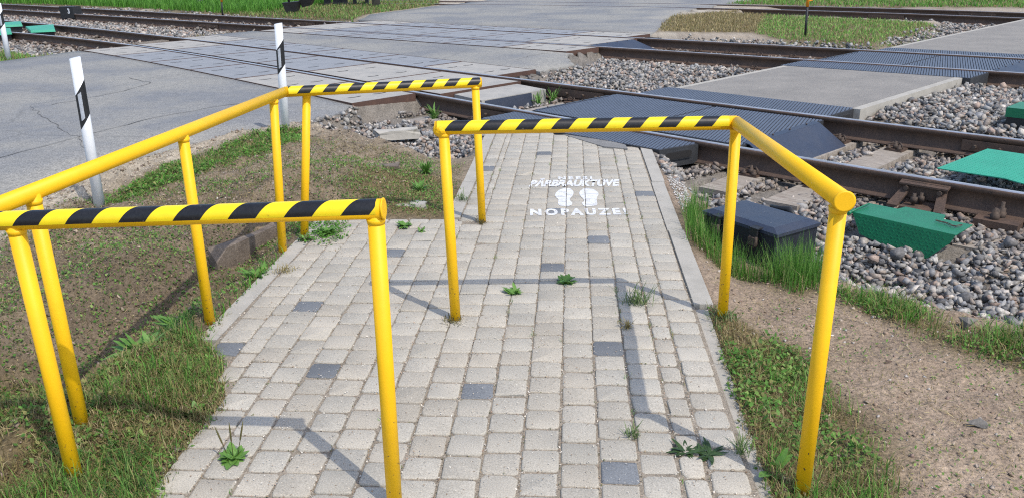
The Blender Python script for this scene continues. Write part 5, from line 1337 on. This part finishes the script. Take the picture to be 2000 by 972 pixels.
# litter: seeds, grit and straw on the setts, moss and grit in joints
def litter():
    x, y = scatter([(-1.3, 1.7), (.85, 1.7), (1.15, 7.0), (-.3, 7.2), (-.8, 4.8), (-1.5, 4.7)], 1100); k = pdist(x, y, PAVE) > .06; x, y = x[k], y[k]; n = len(x)
    P = np.stack([x, y, np.full(n, .0035)], 1); pal = np.array([[.52, .48, .41], [.46, .40, .32], [.24, .17, .11], [.56, .53, .47]])
    V, q, c_ = leaves(P, R.uniform(.003, .009, n), R.uniform(.001, .0026, n), pal[R.integers(0, 4, n)], .1)
    o = np_mesh('litter', V, [q], M['litter'], c_); tag(o, kind='stuff')
    # debris packed into the joints
    pts = []
    for (a, b, s0, s1, g_) in laid:
        for _ in range(R.poisson(9)):
            pts.append(PV(a + R.normal(0, .0035), R.uniform(s0, s1)))
        for _ in range(R.poisson(5)): pts.append(PV(R.uniform(a, b), s0 + R.normal(0, .003)))
    P = np.array([(p[0], p[1], -.004 + .003 * R.random()) for p in pts]); P = P[in_view(P, .2)]; n = len(P)
    pal = np.array([[.30, .22, .13], [.20, .13, .08], [.55, .50, .42], [.12, .13, .05], [.34, .24, .18], [.62, .57, .5]])
    V, q, c_ = leaves(P, R.uniform(.004, .011, n), R.uniform(.0012, .003, n), pal[R.integers(0, 6, n)] * R.uniform(.7, 1.2, (n, 1)), .5)
    o = np_mesh('joint_debris', V, [q], M['litter'], c_); tag(o, kind='stuff')
    # dead straw on the earth
    x, y = scatter([(-3.4, 1.8), (-.9, 1.8), (-.3, 6.2), (-2.2, 7.6), (-3.4, 6)], 1500); x2, y2 = scatter([(.8, 1.6), (3.4, 1.6), (3.8, 4.2), (1.1, 5)], 1500)
    x, y = np.r_[x, x2], np.r_[y, y2]; k = (pdist(x, y, PAVE) < -.03) & (ballast_mask(x, y) < .5); s, n_2 = SN(x, y); k &= s > road_R(n_2); x, y = x[k], y[k]
    P = np.stack([x, y, gz(x, y) + .004], 1); P = P[in_view(P, .2)]; n = len(P)
    V, q, c_ = leaves(P, R.uniform(.008, .045, n), R.uniform(.0006, .0016, n), DRY[R.integers(0, 5, n)] * R.uniform(.6, 1.25, (n, 1)), .15)
    o = np_mesh('dead_straw', V, [q], M['litter'], c_); tag(o, kind='stuff')
    # weeds in joints near the right edge
    pts = []
    for (a, b, s0, s1, g_) in laid:
        if R.random() < (.16 if a > .2 else .045):
            c_, s_2 = a, s0
            for _ in range(R.integers(4, 18)): pts.append(PV(c_ + R.normal(0, .006), s_2 + R.normal(0, .02)))
    P = np.array([(p[0], p[1], -.003) for p in pts]); P = P[in_view(P, .2)]; n = len(P); pal = np.concatenate([GREENS * 1.2, DRY * .8])
    V, q, t, c_ = blades('j', P, R.uniform(.008, .03, n), R.uniform(.0006, .0016, n), pal[R.integers(0, len(pal), n)], .8, .5)
    o = np_mesh('joint_grass', V, [q, t], M['veg'], c_); tag(o, kind='stuff')
litter()

# ------------------------------------------------------------------ light, sky, camera
EL, AZ = math.radians(55.5), math.radians(138)             # sun high, behind the viewer's right shoulder
W_ = bpy.data.worlds.new('World'); S.world = W_; W_.use_nodes = True; nt = W_.node_tree
sky = nt.nodes.new('ShaderNodeTexSky'); sky.sky_type = 'NISHITA'; sky.sun_disc = False; sky.sun_elevation = EL; sky.sun_rotation = AZ
sky.air_density = 1.0; sky.dust_density = 1.5
nt.links.new(sky.outputs[0], nt.nodes['Background'].inputs[0]); nt.nodes['Background'].inputs[1].default_value = .15
sl = bpy.data.lights.new('sun', 'SUN'); sl.energy = 2.0; sl.angle = math.radians(.55); sl.color = (1, .93, .82)
so = bpy.data.objects.new('sun', sl); COL.objects.link(so)
to_sun = Vector((math.sin(AZ) * math.cos(EL), math.cos(AZ) * math.cos(EL), math.sin(EL)))
so.rotation_euler = to_sun.to_track_quat('Z', 'Y').to_euler(); so.location = to_sun * 30
cam = bpy.data.cameras.new('camera'); co = bpy.data.objects.new('camera', cam); COL.objects.link(co); S.camera = co
cam.sensor_width = 36; cam.lens = 36 * F_PX / 2000; cam.clip_start = .05; cam.clip_end = 1500
mw = Matrix(((_r[0], _u[0], -_f[0], 0), (_r[1], _u[1], -_f[1], 0), (_r[2], _u[2], -_f[2], EYE), (0, 0, 0, 1))); co.matrix_world = mw
S.view_settings.view_transform = 'Standard'; S.view_settings.look = 'None'; S.view_settings.exposure = 0.72; S.view_settings.gamma = 1
S.cycles.use_denoising = False
S.cycles.filter_width = 1.15
S.cycles.sample_clamp_indirect = 4
S.cycles.max_bounces = 6
